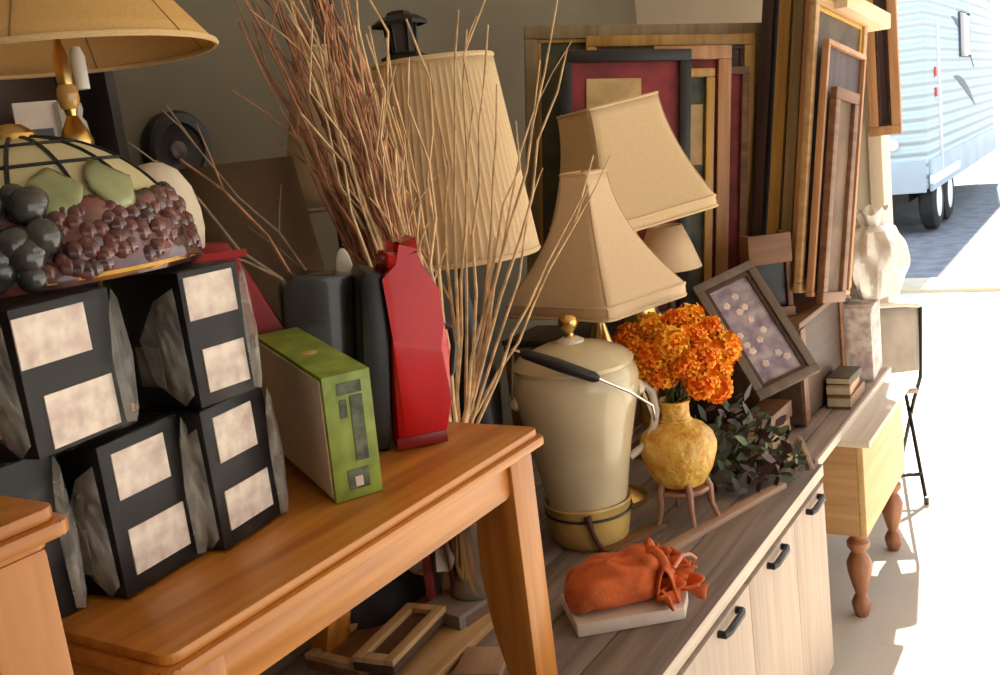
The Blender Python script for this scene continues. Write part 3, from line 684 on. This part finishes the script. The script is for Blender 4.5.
for i in range(4):
    t = thing('book', ['maroon book standing in shadow under the table, furthest left of four', 'dark brown standing book, second from left under the table', 'plum standing book next to the chrome vase under table', 'thin black standing book behind the chrome vase'][i], 'book', (p.x-.05+.022*i, p.y+.03+.012*i, PZ), FACE, 'books under the oak table')
    bm_ = [MAROON, DKWOOD, PURPL, BLACK][i]; h_ = .20+.012*((i*7) % 3)
    MB().box((.0095, .06, h_/2), (.019, .12, h_), bev=.003).build('cover', bm_, t); MB().box((.0095, .0625, h_/2), (.013, .119, h_+.0012)).build('pages', mat('book_pages', (.55, .46, .33), .8, .1, 40), t)
p = onz(500, 605, PZ); t = thing('white_bottle', 'slim white bottle beside the chrome vase under the table', 'bottle', (p.x+.03, p.y-.005, PZ))
MB().lathe([(0, 0), (.020, 0), (.022, .01), (.022, .11), (.012, .135), (.010, .15)], 20).build('bottle_body', WHITE, t); MB().lathe([(.012, .15), (.012, .172), (0, .173)], 16).build('cap', BLACK, t)
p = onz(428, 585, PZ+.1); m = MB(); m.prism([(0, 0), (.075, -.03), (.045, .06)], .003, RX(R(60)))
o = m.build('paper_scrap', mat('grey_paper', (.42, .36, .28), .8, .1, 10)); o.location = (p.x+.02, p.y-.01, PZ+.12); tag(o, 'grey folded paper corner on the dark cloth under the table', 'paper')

# ------------------------------------------------------------------ small table with turned legs carrying the plank board
TY0, TX0, TX1, TY1, TZ = .665, 2.92, 3.54, 1.62, .598
t = thing('side_table', 'small pale wood table with turned legs at the end of the sideboard', 'table', ((TX0+TX1)/2, (TY0+TY1)/2, 0))
ox, oy = (TX0+TX1)/2, (TY0+TY1)/2; PALE = wood('pale_pine', (.70, .48, .22), (.55, .35, .14), 'X', .5)
MB().box((0, 0, TZ-.011), (TX1-TX0+.03, TY1-TY0+.03, .022), bev=.006).build('tabletop', wood('sunlit_top', (.72, .62, .50), (.6, .5, .4), 'X', .6), t)  # top made paler than the aprons: sunlight put into its colour
MB().box((0, TY0+.02-oy, .435), (TX1-TX0-.01, .02, .30), bev=.003).build('apron', PALE, t); MB().box((0, TY1-.02-oy, .435), (TX1-TX0-.01, .02, .30), bev=.003).build('apron', PALE, t)
for x in (TX0+.015-ox, TX1-.015-ox): MB().box((x, 0, .435), (.02, TY1-TY0-.06, .30), bev=.003).build('apron', wood('shaded_pine_side', (.52, .30, .13), (.38, .2, .08), 'Y', .5), t)  # end aprons get a darker pine; their shade is in the colour
TURN = wood('turned_leg_wood', (.40, .17, .08), (.25, .09, .04), 'Z', .4)
for x in (TX0+.055-ox, TX1-.055-ox):
    for y in (TY0+.05-oy, TY1-.05-oy):
        MB().lathe([(0, 0), (.018, 0), (.026, .02), (.030, .045), (.022, .065), (.016, .075), (.024, .10), (.036, .15), (.038, .18), (.028, .205), (.020, .215), (.034, .235), (.034, .25), (.022, .262), (.030, .285), (0, .30)], 24, c=(x, y, 0)).build('leg', TURN, t)
PB = thing('plank_board', 'grey striped plank board laid over the small pale table', 'board', (2.66, .742, TZ), R(0))
m = MB()
for i in range(15): m.box((.505, .034+.068*i, .0125), (1.01, .064, .023), bev=.003)
m.build('planks', wood('grey_mauve_plank', (.40, .31, .26), (.20, .145, .125), 'X', .7, bump=.4), PB)
MB().box((.505, -.004, .0125), (1.015, .010, .026), bev=.002).build('front_edge', wood('sunlit_edge', (.75, .66, .55), (.6, .5, .4), 'X', .6), PB)  # whitened strip paints the sunlit edge of the planks
BZ = TZ+.0255

# ------------------------------------------------------------------ frames
def pframe(label, w, h, bar, th, m, loc, rz, lean=0, inner=None, matc=None, art=None, grp=None, liner=None, roll=0):
    t = thing('picture_frame', label, 'picture frame', loc, rz, grp, lean, roll)   # origin: bottom left, front
    L = [((w/2, th/2, bar/2), (w, th, bar)), ((w/2, th/2, h-bar/2), (w, th, bar)), ((bar/2, th/2, h/2), (bar, th, h-2*bar)), ((w-bar/2, th/2, h/2), (bar, th, h-2*bar))]
    M = MB()
    for c0, d0_ in L: M.box(c0, d0_, bev=.004)
    if liner is None:
        M.build('moulding', m, t)
    else:
        M.build('moulding', m, t); M = MB(); e = bar; b2 = .012
        for c0, d0_ in (((w/2, .014, e+b2/2), (w-2*e, .012, b2)), ((w/2, .014, h-e-b2/2), (w-2*e, .012, b2)), ((e+b2/2, .014, h/2), (b2, .012, h-2*e-2*b2)), ((w-e-b2/2, .014, h/2), (b2, .012, h-2*e-2*b2))): M.box(c0, d0_, bev=.002)
        M.build('liner', liner, t)
    if inner: MB().box((w/2, th*.7, h/2), (w-1.6*bar, .004, h-1.6*bar)).build('picture', inner, t)
    if matc: 
        u0, v0, u1, v1 = art[:4]
        MB().box((w*(u0+u1)/2, th*.7-.004, h*(v0+v1)/2), (w*(u1-u0), .004, h*(v1-v0))).build('artwork', matc, t)
    return t
# trunk under the frames, on the plank board
CRT = .955
p = dep(752, 300, 3.2)
cr = thing('wooden_chest', 'low brown wooden chest carrying the standing picture frames', 'chest', (2.92, .842, BZ), 0)
MB().box((.27, .40, (CRT-BZ)/2), (.54, .80, CRT-BZ-.02), bev=.004).build('chest_body', DKWOOD, cr)
MB().box((.27, .40, CRT-BZ-.009), (.57, .82, .018), bev=.004).build('lid', BRWOOD, cr)
for x in (.03, .51): MB().box((x, -.003, (CRT-BZ)/2-.01), (.05, .008, CRT-BZ-.03), bev=.002).build('batten', BRWOOD, cr)
sc_ = thing('storage_box', 'brown storage box under the large gilt frames behind the bell lamps', 'box', (2.675, 1.37, BZ))
MB().box((.115, .18, (CRT-BZ)/2-.01), (.23, .36, CRT-BZ-.02), bev=.004).build('box_body', BRWOOD, sc_); MB().box((.115, .18, CRT-BZ-.009), (.236, .366, .017), bev=.004).build('lid', DKWOOD, sc_)
# camera-facing group: (label, pxL, pxR, top y at left, depth, bar, material, inner)
def facing(label, pxL, pxR, ytop, d, bar, m, inner=None, matc=None, art=None, th=.03, liner=None, zb=CRT, lean=-2.0):
    a = dep(pxL, ytop, d); b = dep(pxR, ytop-.13*(pxR-pxL), d); w = (Vector((b.x, b.y, 0))-Vector((a.x, a.y, 0))).length
    h = (a.z-zb)/math.cos(R(lean)); yaw = math.atan2(b.y-a.y, b.x-a.x)
    back = math.sin(R(-lean))*h
    dv = Vector((-math.sin(yaw), math.cos(yaw), 0))
    rl = R(6); sh = rl*h; rv = Vector((math.cos(yaw), math.sin(yaw), 0))
    return pframe(label, w, h-.03-w*rl*.5, bar, th, m, (a.x-dv.x*back-rv.x*sh, a.y-dv.y*back-rv.y*sh, zb+.004+w*rl), yaw, R(lean), inner, matc, art, 'standing picture frames', liner, rl)
CANV = mat('brown_canvas', (.16, .10, .06), .7, .4, 6); DKP = mat('dark_print_art', (.05, .035, .03), .6, .6, 9, col2=(.13, .09, .05)); GRN = mat('green_art', (.03, .05, .035), .6, .5, 12, col2=(.12, .10, .05))
ROLLF = R(6)
facing('black picture frame with maroon mat and tan centre, behind bell shade', 562, 693, 47, 3.03, .035, BLACK, MAROON, mat('tan_art', (.52, .36, .16), .7, .15, 20), (.20, .72, .62, .90))
facing('narrow gilt frame with a tan and green picture, right of the maroon one', 640, 716, 63, 3.075, .026, GOLD, GRN, mat('tan_art_panel', (.50, .33, .16), .7, .15, 20), (.58, .62, .86, .86))
facing('orange pine frame standing just right of the narrow gilt frame', 655, 733, 40, 3.115, .042, PEACH, MAROON)
facing('thin orange brown frame showing a maroon strip', 668, 751, 62, 3.155, .024, BRWOOD, MAROON)
facing('large gilt frame whose lower top bar shows above the black picture', 588, 757, 35, 3.20, .034, GOLD, DKP, liner=DKWOOD)
facing('largest old gold frame against the wall, its top bar uppermost', 527, 768, 29, 3.25, .042, OLIVE, GRN, liner=GOLD)
# stack parallel to the wall, leaning over to the right, seen at its ends
def along(label, px, py, d, L, top, th, m, inner, bar=.045, lean=3.5, zb=CRT, liner=None, yaw=-7, roll=9):
    p = dep(px, py, d); h = (top-zb)
    return pframe(label, L, h, bar, th, m, (p.x, p.y, zb+.004+L*math.sin(R(roll))), R(yaw), R(lean), inner, None, None, 'standing picture frames', liner, R(roll))
along('dark plum frame end-on, left of the peach edged stack', 755, 235, 3.24, .40, 2.05, .04, PURPL, DKP, liner=GOLD)
along('gilt frame end-on in the middle of the frame stack', 772, 238, 3.17, .42, 2.05, .04, GOLD, CANV, liner=PEACH)
along('olive brown frame end-on in the stack, behind the peach one', 785, 245, 3.11, .42, 2.05, .035, OLIVE, CANV, liner=PEACH)
along('tall plum frame at the front of the stack, behind the tan box frame', 793, 262, 3.06, .44, 2.05, .02, PEACH, DKP)
along('open tan box frame at the right front with a bright gilt right side', 800, 298, 3.04, .44, 1.84, .022, TANWOOD, DKP, bar=.03, liner=YGOLD, roll=9)
along('narrow dark picture with thin peach edging inside the tan box frame', 812, 292, 3.02, .32, 1.72, .022, PEACH, PURPL, bar=.016, roll=10)
along('small brown frame foremost inside the tan box frame', 822, 288, 3.01, .19, 1.60, .022, BRWOOD, CANV, bar=.034, roll=10)
p = dep(887, 133, 4.62)
hf = pframe('dark and peach frame hanging on the post above the white bag',   .135, .80, .04, .03, PEACH, (JX-.034, p.y+.03, p.z), R(-90), 0, PURPL, None, None, None, DKWOOD)

# cream cardboard sheet on top of the stack
a = dep(850, 14, 3.22); o = MB().box((0, .0, .0), (.40, .13, .05), bev=.004).build('flat_box', mat('cream_card', (.80, .64, .42), .6, .08, 6)); o.location = a; o.rotation_euler = (0, R(9), R(-7)); tag(o, 'cream flat box lying across the top of the tan box frame', 'box')

# tilted floral picture
bl = onz(738, 405, BZ+.0); tr_ = dep(748, 258, 3.0)
p0 = dep(727, 402, 2.92)
TL, TRc, BRc = dep(692, 287, 2.98), dep(751, 259, 3.0), dep(791, 380, 2.86)
xa = (TRc-TL); fw_ = xa.length; xa.normalize(); za = (TRc-BRc); fh_ = za.length; za = (za-xa*za.dot(xa)).normalized(); ya = za.cross(xa)
fm = Matrix((xa, ya, za)).transposed().to_4x4(); fm.translation = TL-za*fh_
LAV = mat('lavender_floral', (.52, .44, .48), .6, .3, 22, col2=(.24, .18, .25), detail=3)
t = pframe('grey wooden frame with a lavender floral picture, leaning tilted', fw_, fh_, .026, .025, wood('grey_brown_wood', (.20, .15, .12), (.12, .085, .065), 'Z', .5), (0, 0, 0), 0, 0, LAV, None, None, None, DKWOOD)
t.matrix_world = fm
PETAL = mat('pale_petal', (.78, .62, .56), .7, .2, 20)
rn = random.Random(9)
for k in range(13):
    m = MB()
    x, z = rn.uniform(.05, fw_-.05), rn.uniform(.06, fh_-.06)
    for j in range(5):
        a = j*1.256+k; m.lathe([(0, .0012), (.005, 0.0006), (.006, 0)], 8, m=T(x+  .006*math.cos(a), .0145, z+.006*math.sin(a)) @ RX(math.pi/2))
    m.build('painted_flower', PETAL, t)

# ------------------------------------------------------------------ small clutter by the frames
p = dep(752, 300, 3.05); t = thing('wooden_crate', 'small brown wooden crate with a dark slot, below the frames', 'crate', (p.x+.0, p.y, CRT+.002), FACE+R(4))
hz = dep(752, 236, 3.05).z-CRT; wz = .135
MB().box((wz/2, .008, hz-.045), (wz, .016, .09), bev=.003).build('front_slat', BRWOOD, t); MB().box((wz/2, .008, .015), (wz, .016, .03), bev=.003).build('front_slat', BRWOOD, t)
for x in (.008, wz-.008): MB().box((x, .05, hz/2), (.016, .07, hz), bev=.003).build('side', BRWOOD, t)
MB().box((wz/2, .03, hz*.45), (wz-.034, .01, hz*.85), bev=.002).build('recess_shade_panel', BLACK, t)  # black panel stands in for the shade inside the crate
LB = onz(845, 350, BZ)
def pile(label, px, py, d, w, dd, h, m, rz, z, nm='book', cat='book', sub=None):
    p = dep(px, py, d); t = thing(nm, label, cat, (p.x, p.y, z), FACE+R(rz))
    MB().box((w/2, dd/2, h/2), (w, dd, h), bev=.003).build('cover' if nm == 'book' else 'body', m, t)
    if sub: MB().box((w/2, -.0008, h/2), (w*.96, .003, h*.6)).build('pages' if nm == 'book' else 'front_panel', sub, t)
    return t
PAGE = mat('book_pages', (.55, .46, .33), .8, .1, 40)
def flatbook(label, x, y, z, w, dd, h, m, rz):
    t = thing('book', label, 'book', (x, y, z), R(rz))
    MB().box((w/2, dd/2, h/2), (w, dd, h), bev=.003).build('cover', m, t); MB().box((w/2-.002, -.0008+dd/2, h/2), (w, dd*.97, h*.66)).build('pages', PAGE, t)
flatbook('brown flat book at the bottom of the pile below the frames', 3.14, .752, BZ, .20, .075, .04, BRWOOD, 0)
flatbook('tan flat book on the brown one below the frames', 3.15, .755, BZ+.041, .17, .075, .03, TANWOOD, 3)
flatbook('dark flat book topping the small pile below the frames', 3.16, .757, BZ+.072, .15, .075, .025, DKP, -2)
flatbook('thick tan book lying under the tilted floral picture', 2.70, .87, BZ, .20, .09, .05, TANWOOD, 2)
flatbook('dark brown book on the thick tan one under the floral picture', 2.71, .872, BZ+.051, .18, .085, .05, BRWOOD, -2)
FLOR = mat('floral_print', (.80, .72, .64), .7, .1, 26, col2=(.45, .34, .34), detail=2)
pb = onz(862, 372, BZ); bx = thing('printed_box', 'white floral printed box at the far end of the plank board', 'box', (3.475, .752, BZ), R(3))
MB().box((.10, .085, .12), (.20, .17, .24), bev=.004).build('box_body', FLOR, bx); MB().box((.10, .085, .247), (.206, .176, .02), bev=.004).build('lid', FLOR, bx)
# plastic bag
bz = BZ+.258
m = MB()
def bagf(u, v):
    a = u*2*math.pi; zz = v; r = .145*math.sin(math.pi*min(1, .22+.72*v))**.8*(1+.0)
    if v > .78: r = .045+(v-.78)*.15
    k = 1+.22*noise.noise(Vector((math.cos(a)*2.2, math.sin(a)*2.2, v*4)))+.06*math.sin(a*9+v*5)
    return (r*k*math.cos(a), r*k*math.sin(a)*.75, v*.30+.012*math.sin(a*5)*(v > .85))
m.grid(bagf, 48, 18, True)
o = m.build('plastic_bag', film('white_bag_film', .72, .97, 9, (.88, .84, .78)), None, smooth=30, solid=.001); o.location = (3.655, .775, bz+.012); tag(o, 'crumpled white plastic bag on the floral box near the post', 'bag')
p = Vector((3.36, .765, 0)); m = MB(); m.lathe([(0, 0), (.03, 0), (.032, .01), (.034, .06), (.037, .066), (.030, .066), (.028, .01), (0, .008)], 24, m=RX(R(0)))

# ------------------------------------------------------------------ folding chair beyond the table
p = onz(930, 505, 0)
fc = thing('folding_chair', 'grey metal folding chair with black legs at the table end', 'chair', (4.12, .90, 0), R(22)); fc.scale = (1, .72, 1)
# chair faces +x ; back towards the viewer at local x = -.22
CG = mat('grey_vinyl', (.36, .31, .26), .5, .15, 8); 
def arc(x, z, bow, n=9): return [(x+bow*(1-(2*i/n-1)**2), -.20+.40*i/n, z) for i in range(n+1)]
m = MB(); m.grid(lambda u, v: (-.20-.03*u-.02*(1-(2*v-1)**2), -.195+.39*v, .53+.26*u), 6, 12); m.build('backrest', CG, fc, solid=.012, smooth=60)
m = MB(); m.grid(lambda u, v: (-.20+.38*u, -.185+.37*v, .445-.02*math.sin(math.pi*v)*math.sin(math.pi*u)), 10, 10); m.build('seat', CG, fc, solid=.018, smooth=60)
MB().tube([(-.235, -.20, .79), (-.245, -.12, .80), (-.25, 0, .803), (-.245, .12, .80), (-.235, .20, .79)], .011, 8).build('top_rail', mat('sunlit_rail', (.75, .70, .62), .35, .05, 5), fc)  # light tint on the rail stands for sun catching it
for s in (-.205, .205):
    MB().tube([(-.235, s, .79), (-.19, s, .50), (-.05, s, .36), (.24, s, .012)], .0105, 8).build('leg', BLACKM, fc)
    MB().tube([(.10, s*.93, .43), (-.06, s*.93, .25), (-.25, s*.93, .012)], .0105, 8).build('leg', BLACKM, fc)
    for x in (.24, -.25): MB().lathe([(0, 0), (.014, 0), (.014, .03), (0, .031)], 12, c=(x, s if x > 0 else s*.93, 0)).build('foot_cap', BLACK, fc)
for (x, z, k) in ((.17, .10, 1), (-.19, .10, .93)): MB().tube([(x, -.205*k, z), (x, .205*k, z)], .008, 8).build('crossbar', BLACKM, fc)

# ------------------------------------------------------------------ back of the garage
xr = ony(117, 75, 1.86); bx1 = xr.x
t = thing('bookcase', 'dark bookcase against the grey wall behind the amber lamp', 'bookcase', (bx1-.8, 1.87, 0))
BK = mat('dark_laminate', (.022, .017, .018), .5, .4, 8)
for x in (.012, .788): MB().box((x, .09, .98), (.024, .18, 1.96), bev=.002).build('side', BK, t)
MB().box((.4, .175, .98), (.75, .008, 1.94)).build('back', DKWOOD, t)
for z in (.05, .45, .85, 1.25, 1.62, 1.95): MB().box((.4, .09, z), (.752, .17, .02), bev=.002).build('shelf', DKWOOD, t)
def onshelf(px, py, y=1.93): return ony(px, py, y)
p = onshelf(26, 110); t = thing('white_sign', 'white square card standing on the dark bookcase shelf', 'card', (p.x, 1.90, 1.631), R(-20))
wd = .088; MB().box((0, 0, .085), (wd, .012, .14), bev=.002).build('card', mat('white_card', (.85, .74, .64), .6, .06, 20), t); MB().box((0, .008, .05), (wd*.6, .03, .1)).build('easel', BLACK, t)
p = onshelf(72, 105)
t = thing('white_figurine', 'small white figurine on the dark bookcase shelf, next to the lamp stem', 'figurine', (p.x, 1.915, 1.631))
MB().lathe([(0, 0), (.018, 0), (.016, .03), (.01, .05), (.017, .08), (.014, .11), (.007, .12), (.012, .135), (.01, .15), (0, .155)], 16).build('figure', WHITE, t); MB().lathe([(0, -.0), (.022, 0), (.022, .006), (0, .0065)], 16).build('plinth', BLACK, t)
p = onshelf(43, 108); t = thing('white_book', 'thin white book upright beside the square card', 'book', (p.x, 1.90, 1.631), R(-10)); MB().box((0, 0, .075), (.014, .09, .15), bev=.002).build('cover', WHITE, t); MB().box((0, -.002, .075), (.009, .089, .151)).build('pages', PAGE, t)
# round speaker on wall
p = ony(172, 152, WY); t = thing('round_speaker', 'round black speaker mounted on the grey wall above the globe lamp', 'speaker', (p.x, WY, p.z), 0)
rot = RX(math.pi/2)
MB().lathe([(0, 0), (.095, 0), (.100, .01), (.100, .04), (.092, .048), (.070, .044), (.064, .036)], 40, m=rot).build('rim', BLACK, t)
MB().lathe([(.066, .038), (.055, .030), (.030, .020), (.024, .018)], 36, m=rot).build('cone', mat('speaker_cone', (.03, .027, .027), .5, .4, 14), t)
MB().lathe([(.026, .016), (.024, .030), (.012, .038), (0, .04)], 24, m=rot).build('dust_cap', mat('grey_dust_cap', (.16, .14, .13), .4, .4, 30), t)
# lantern on a pole
c = dep(404, 58, 2.75); t = thing('post_lantern', 'black lantern on a slim post standing behind the pleated shade', 'lantern', (c.x, min(c.y, 1.78), PZ), FACE)
z0 = c.z-PZ
MB().lathe([(0, 0), (.09, 0), (.09, .015), (.02, .03), (.011, .05), (.011, z0)], 20).build('post', BLACKM, t)
MB().lathe([(0, z0-.01), (.06, z0-.005), (.064, z0+.004), (.045, z0+.012), (0, z0+.014)], 6).build('base_plate', BLACKM, t)
MB().lathe([(.034, z0+.012), (.040, z0+.09), (.030, z0+.088), (.026, z0+.014)], 6).build('glass', mat('smoked_glass', (.06, .05, .045), .15, .3, 6), t)
m = MB()
for k in range(6):
    a = k*math.pi/3; m.tube([(.036*math.cos(a), .036*math.sin(a), z0+.01), (.043*math.cos(a), .043*math.sin(a), z0+.092)], .005, 6)
m.build('cage', BLACKM, t)
MB().lathe([(.076, z0+.084), (.076, z0+.094), (.050, z0+.110), (.034, z0+.114), (.030, z0+.122), (.012, z0+.126), (0, z0+.128)], 6).build('roof', BLACKM, t, smooth=20)
# black pole leaning against the wall
a, b = ony(372, 150, 1.96), ony(322, -10, 2.03); d = (b-a).normalized(); a2 = a-d*((a.z-.02)/d.z); b2 = b+d*.15
o = MB().tube([a2, a2.lerp(b2, .5), b2], [.026, .026, .024], 14).build('leaning_pole', BLACK); tag(o, 'thick black pole leaning on the grey wall behind the twigs', 'pole')

# ------------------------------------------------------------------ travel trailer outside
tc_ = onz(931, 236, 0); TXc, TYc = tc_.x, tc_.y
t = thing('travel_trailer', 'pale blue white travel trailer with ribbed siding parked on the street', 'trailer', (TXc, TYc, 0))
m, nt, b = nodes_of('ribbed_siding'); N, L = nt.nodes, nt.links
tcn = N.new('ShaderNodeTexCoord'); wv = N.new('ShaderNodeTexWave'); wv.bands_direction = 'Z'; wv.inputs['Scale'].default_value = 2.6; wv.inputs['Distortion'].default_value = 0
L.new(tcn.outputs['Object'], wv.inputs[0]); bp = N.new('ShaderNodeBump'); bp.inputs['Strength'].default_value = .8; bp.inputs['Distance'].default_value = .04; L.new(wv.outputs['Fac'], bp.inputs['Height']); L.new(bp.outputs[0], b.inputs['Normal'])
b.inputs['Base Color'].default_value = (.52, .64, .69, 1); b.inputs['Roughness'].default_value = .45; SID = m
LT, WT, Z0, Z1 = 6.2, 2.3, .48, 2.75
MB().box((LT/2, WT/2, (Z0+Z1)/2), (LT, WT, Z1-Z0), bev=.08).build('body', SID, t)
MB().box((LT/2, WT/2, Z1), (LT+.04, WT+.04, .10), bev=.03).build('roof', mat('trailer_white', (.78, .80, .80), .5, .05, 2), t)
MB().box((LT/2, -.01, Z0+.16), (LT*.98, .03, .34), bev=.01).build('skirt', mat('trailer_grey_blue', (.42, .52, .60), .5, .08, 2), t)
MB().box((-.01, WT/2, Z0+.16), (.03, WT*.98, .34), bev=.01).build('skirt', mat('trailer_grey_blue', (.42, .52, .60), .5, .08, 2), t)
MB().box((LT/2, WT/2, Z0-.06), (LT*.96, WT*.8, .12)).build('chassis', BLACKM, t)
for (x, y) in ((.55, -.02), (1.35, -.02), (.55, WT-.2), (1.35, WT-.2)):
    w_ = MB().lathe([(.10, -.08), (.27, -.09), (.32, -.06), (.33, 0), (.32, .06), (.27, .09), (.10, .08)], 32, m=T(x, y+.09, .33) @ RX(math.pi/2)).build('wheel', mat('tyre', (.02, .02, .02), .8, .3, 10), t)
    MB().lathe([(0, .095), (.08, .10), (.19, .085), (.20, .07), (.19, .0), (0, 0)], 24, m=T(x, y+.09, .33) @ RX(math.pi/2)).build('hub', mat('trailer_white', (.78, .80, .80), .5, .05, 2), w_)
MB().box((.95, -.035, Z0+.12), (1.9, .06, .10), bev=.02).build('fender', mat('trailer_white', (.78, .80, .80), .5, .05, 2), t)
SW = mat('decal_dark', (.10, .12, .16), .5, .1, 5)
for (x0, z0, x1, z1) in ((2.0, 2.35, 3.9, 1.75), (2.0, 1.65, 3.9, 1.25)):
    m = MB(); P = []; nn = 12
    for k in range(nn+1):
        u = k/nn; P.append((x0+(x1-x0)*u, z0+(z1-z0)*u**1.6+.06*math.sin(math.pi*u)))
    for k in range(nn, -1, -1):
        u = k/nn; P.append((x0+(x1-x0)*u, z0+(z1-z0)*u**1.6-.05*math.sin(math.pi*u)-.01))
    m.prism(P, .006, T(0, -.0, 0) @ RX(math.pi/2)); m.build('decal', SW, t)
for z in (1.72, 1.50): MB().box((.62, -.012, z), (.10, .03, .10), bev=.01).build('marker_light', mat('red_lens', (.6, .06, .05), .2, .1, 5), t)
MB().box((.85, -.012, 1.45), (.05, .03, 1.7), bev=.01).build('corner_trim', mat('trailer_white', (.78, .80, .80), .5, .05, 2), t)
MB().ball((-.03, .35, 1.0), .07, 14, (.4, 1, 1)).build('lamp', WHITE, t)
wn = MB().box((3.0, -.012, 2.15), (.9, .03, .55), bev=.03).build('window', mat('trailer_glass', (.08, .10, .12), .08, .1, 3), t); 
tv = MB().box((-.012, 1.0, 1.9), (.03, .9, .6), bev=.03).build('window', mat('trailer_glass', (.08, .10, .12), .08, .1, 3), t)

# ------------------------------------------------------------------ light
w = bpy.data.worlds.new('sky'); scn.world = w; w.use_nodes = True
nt = w.node_tree; bg = nt.nodes['Background']; N, L = nt.nodes, nt.links
tcn = N.new('ShaderNodeTexCoord'); sx = N.new('ShaderNodeSeparateXYZ'); L.new(tcn.outputs['Generated'], sx.inputs[0])
rp = N.new('ShaderNodeValToRGB'); rp.color_ramp.elements[0].position = .0; rp.color_ramp.elements[1].position = .6
rp.color_ramp.elements[0].color = (.95, .90, .82, 1); rp.color_ramp.elements[1].color = (.55, .70, .92, 1)
L.new(sx.outputs['Z'], rp.inputs[0]); L.new(rp.outputs[0], bg.inputs['Color']); bg.inputs['Strength'].default_value = .85
sd = bpy.data.lights.new('sun', 'SUN'); so = bpy.data.objects.new('sun', sd); COL.objects.link(so)
sd.energy = 7; sd.angle = R(.6); sd.color = (1, .90, .74)
sdir = Vector((1, .12, .80)).normalized(); so.rotation_euler = sdir.to_track_quat('Z', 'Y').to_euler()
vs = scn.view_settings; scn.display_settings.display_device = 'sRGB'
vs.view_transform = 'Standard'; vs.look = 'None'; vs.gamma = 1; vs.use_curve_mapping = False; vs.exposure = 1.45
scn.cycles.max_bounces = 8; scn.cycles.diffuse_bounces = 5; scn.cycles.transparent_max_bounces = 16
scn.cycles.use_denoising = True
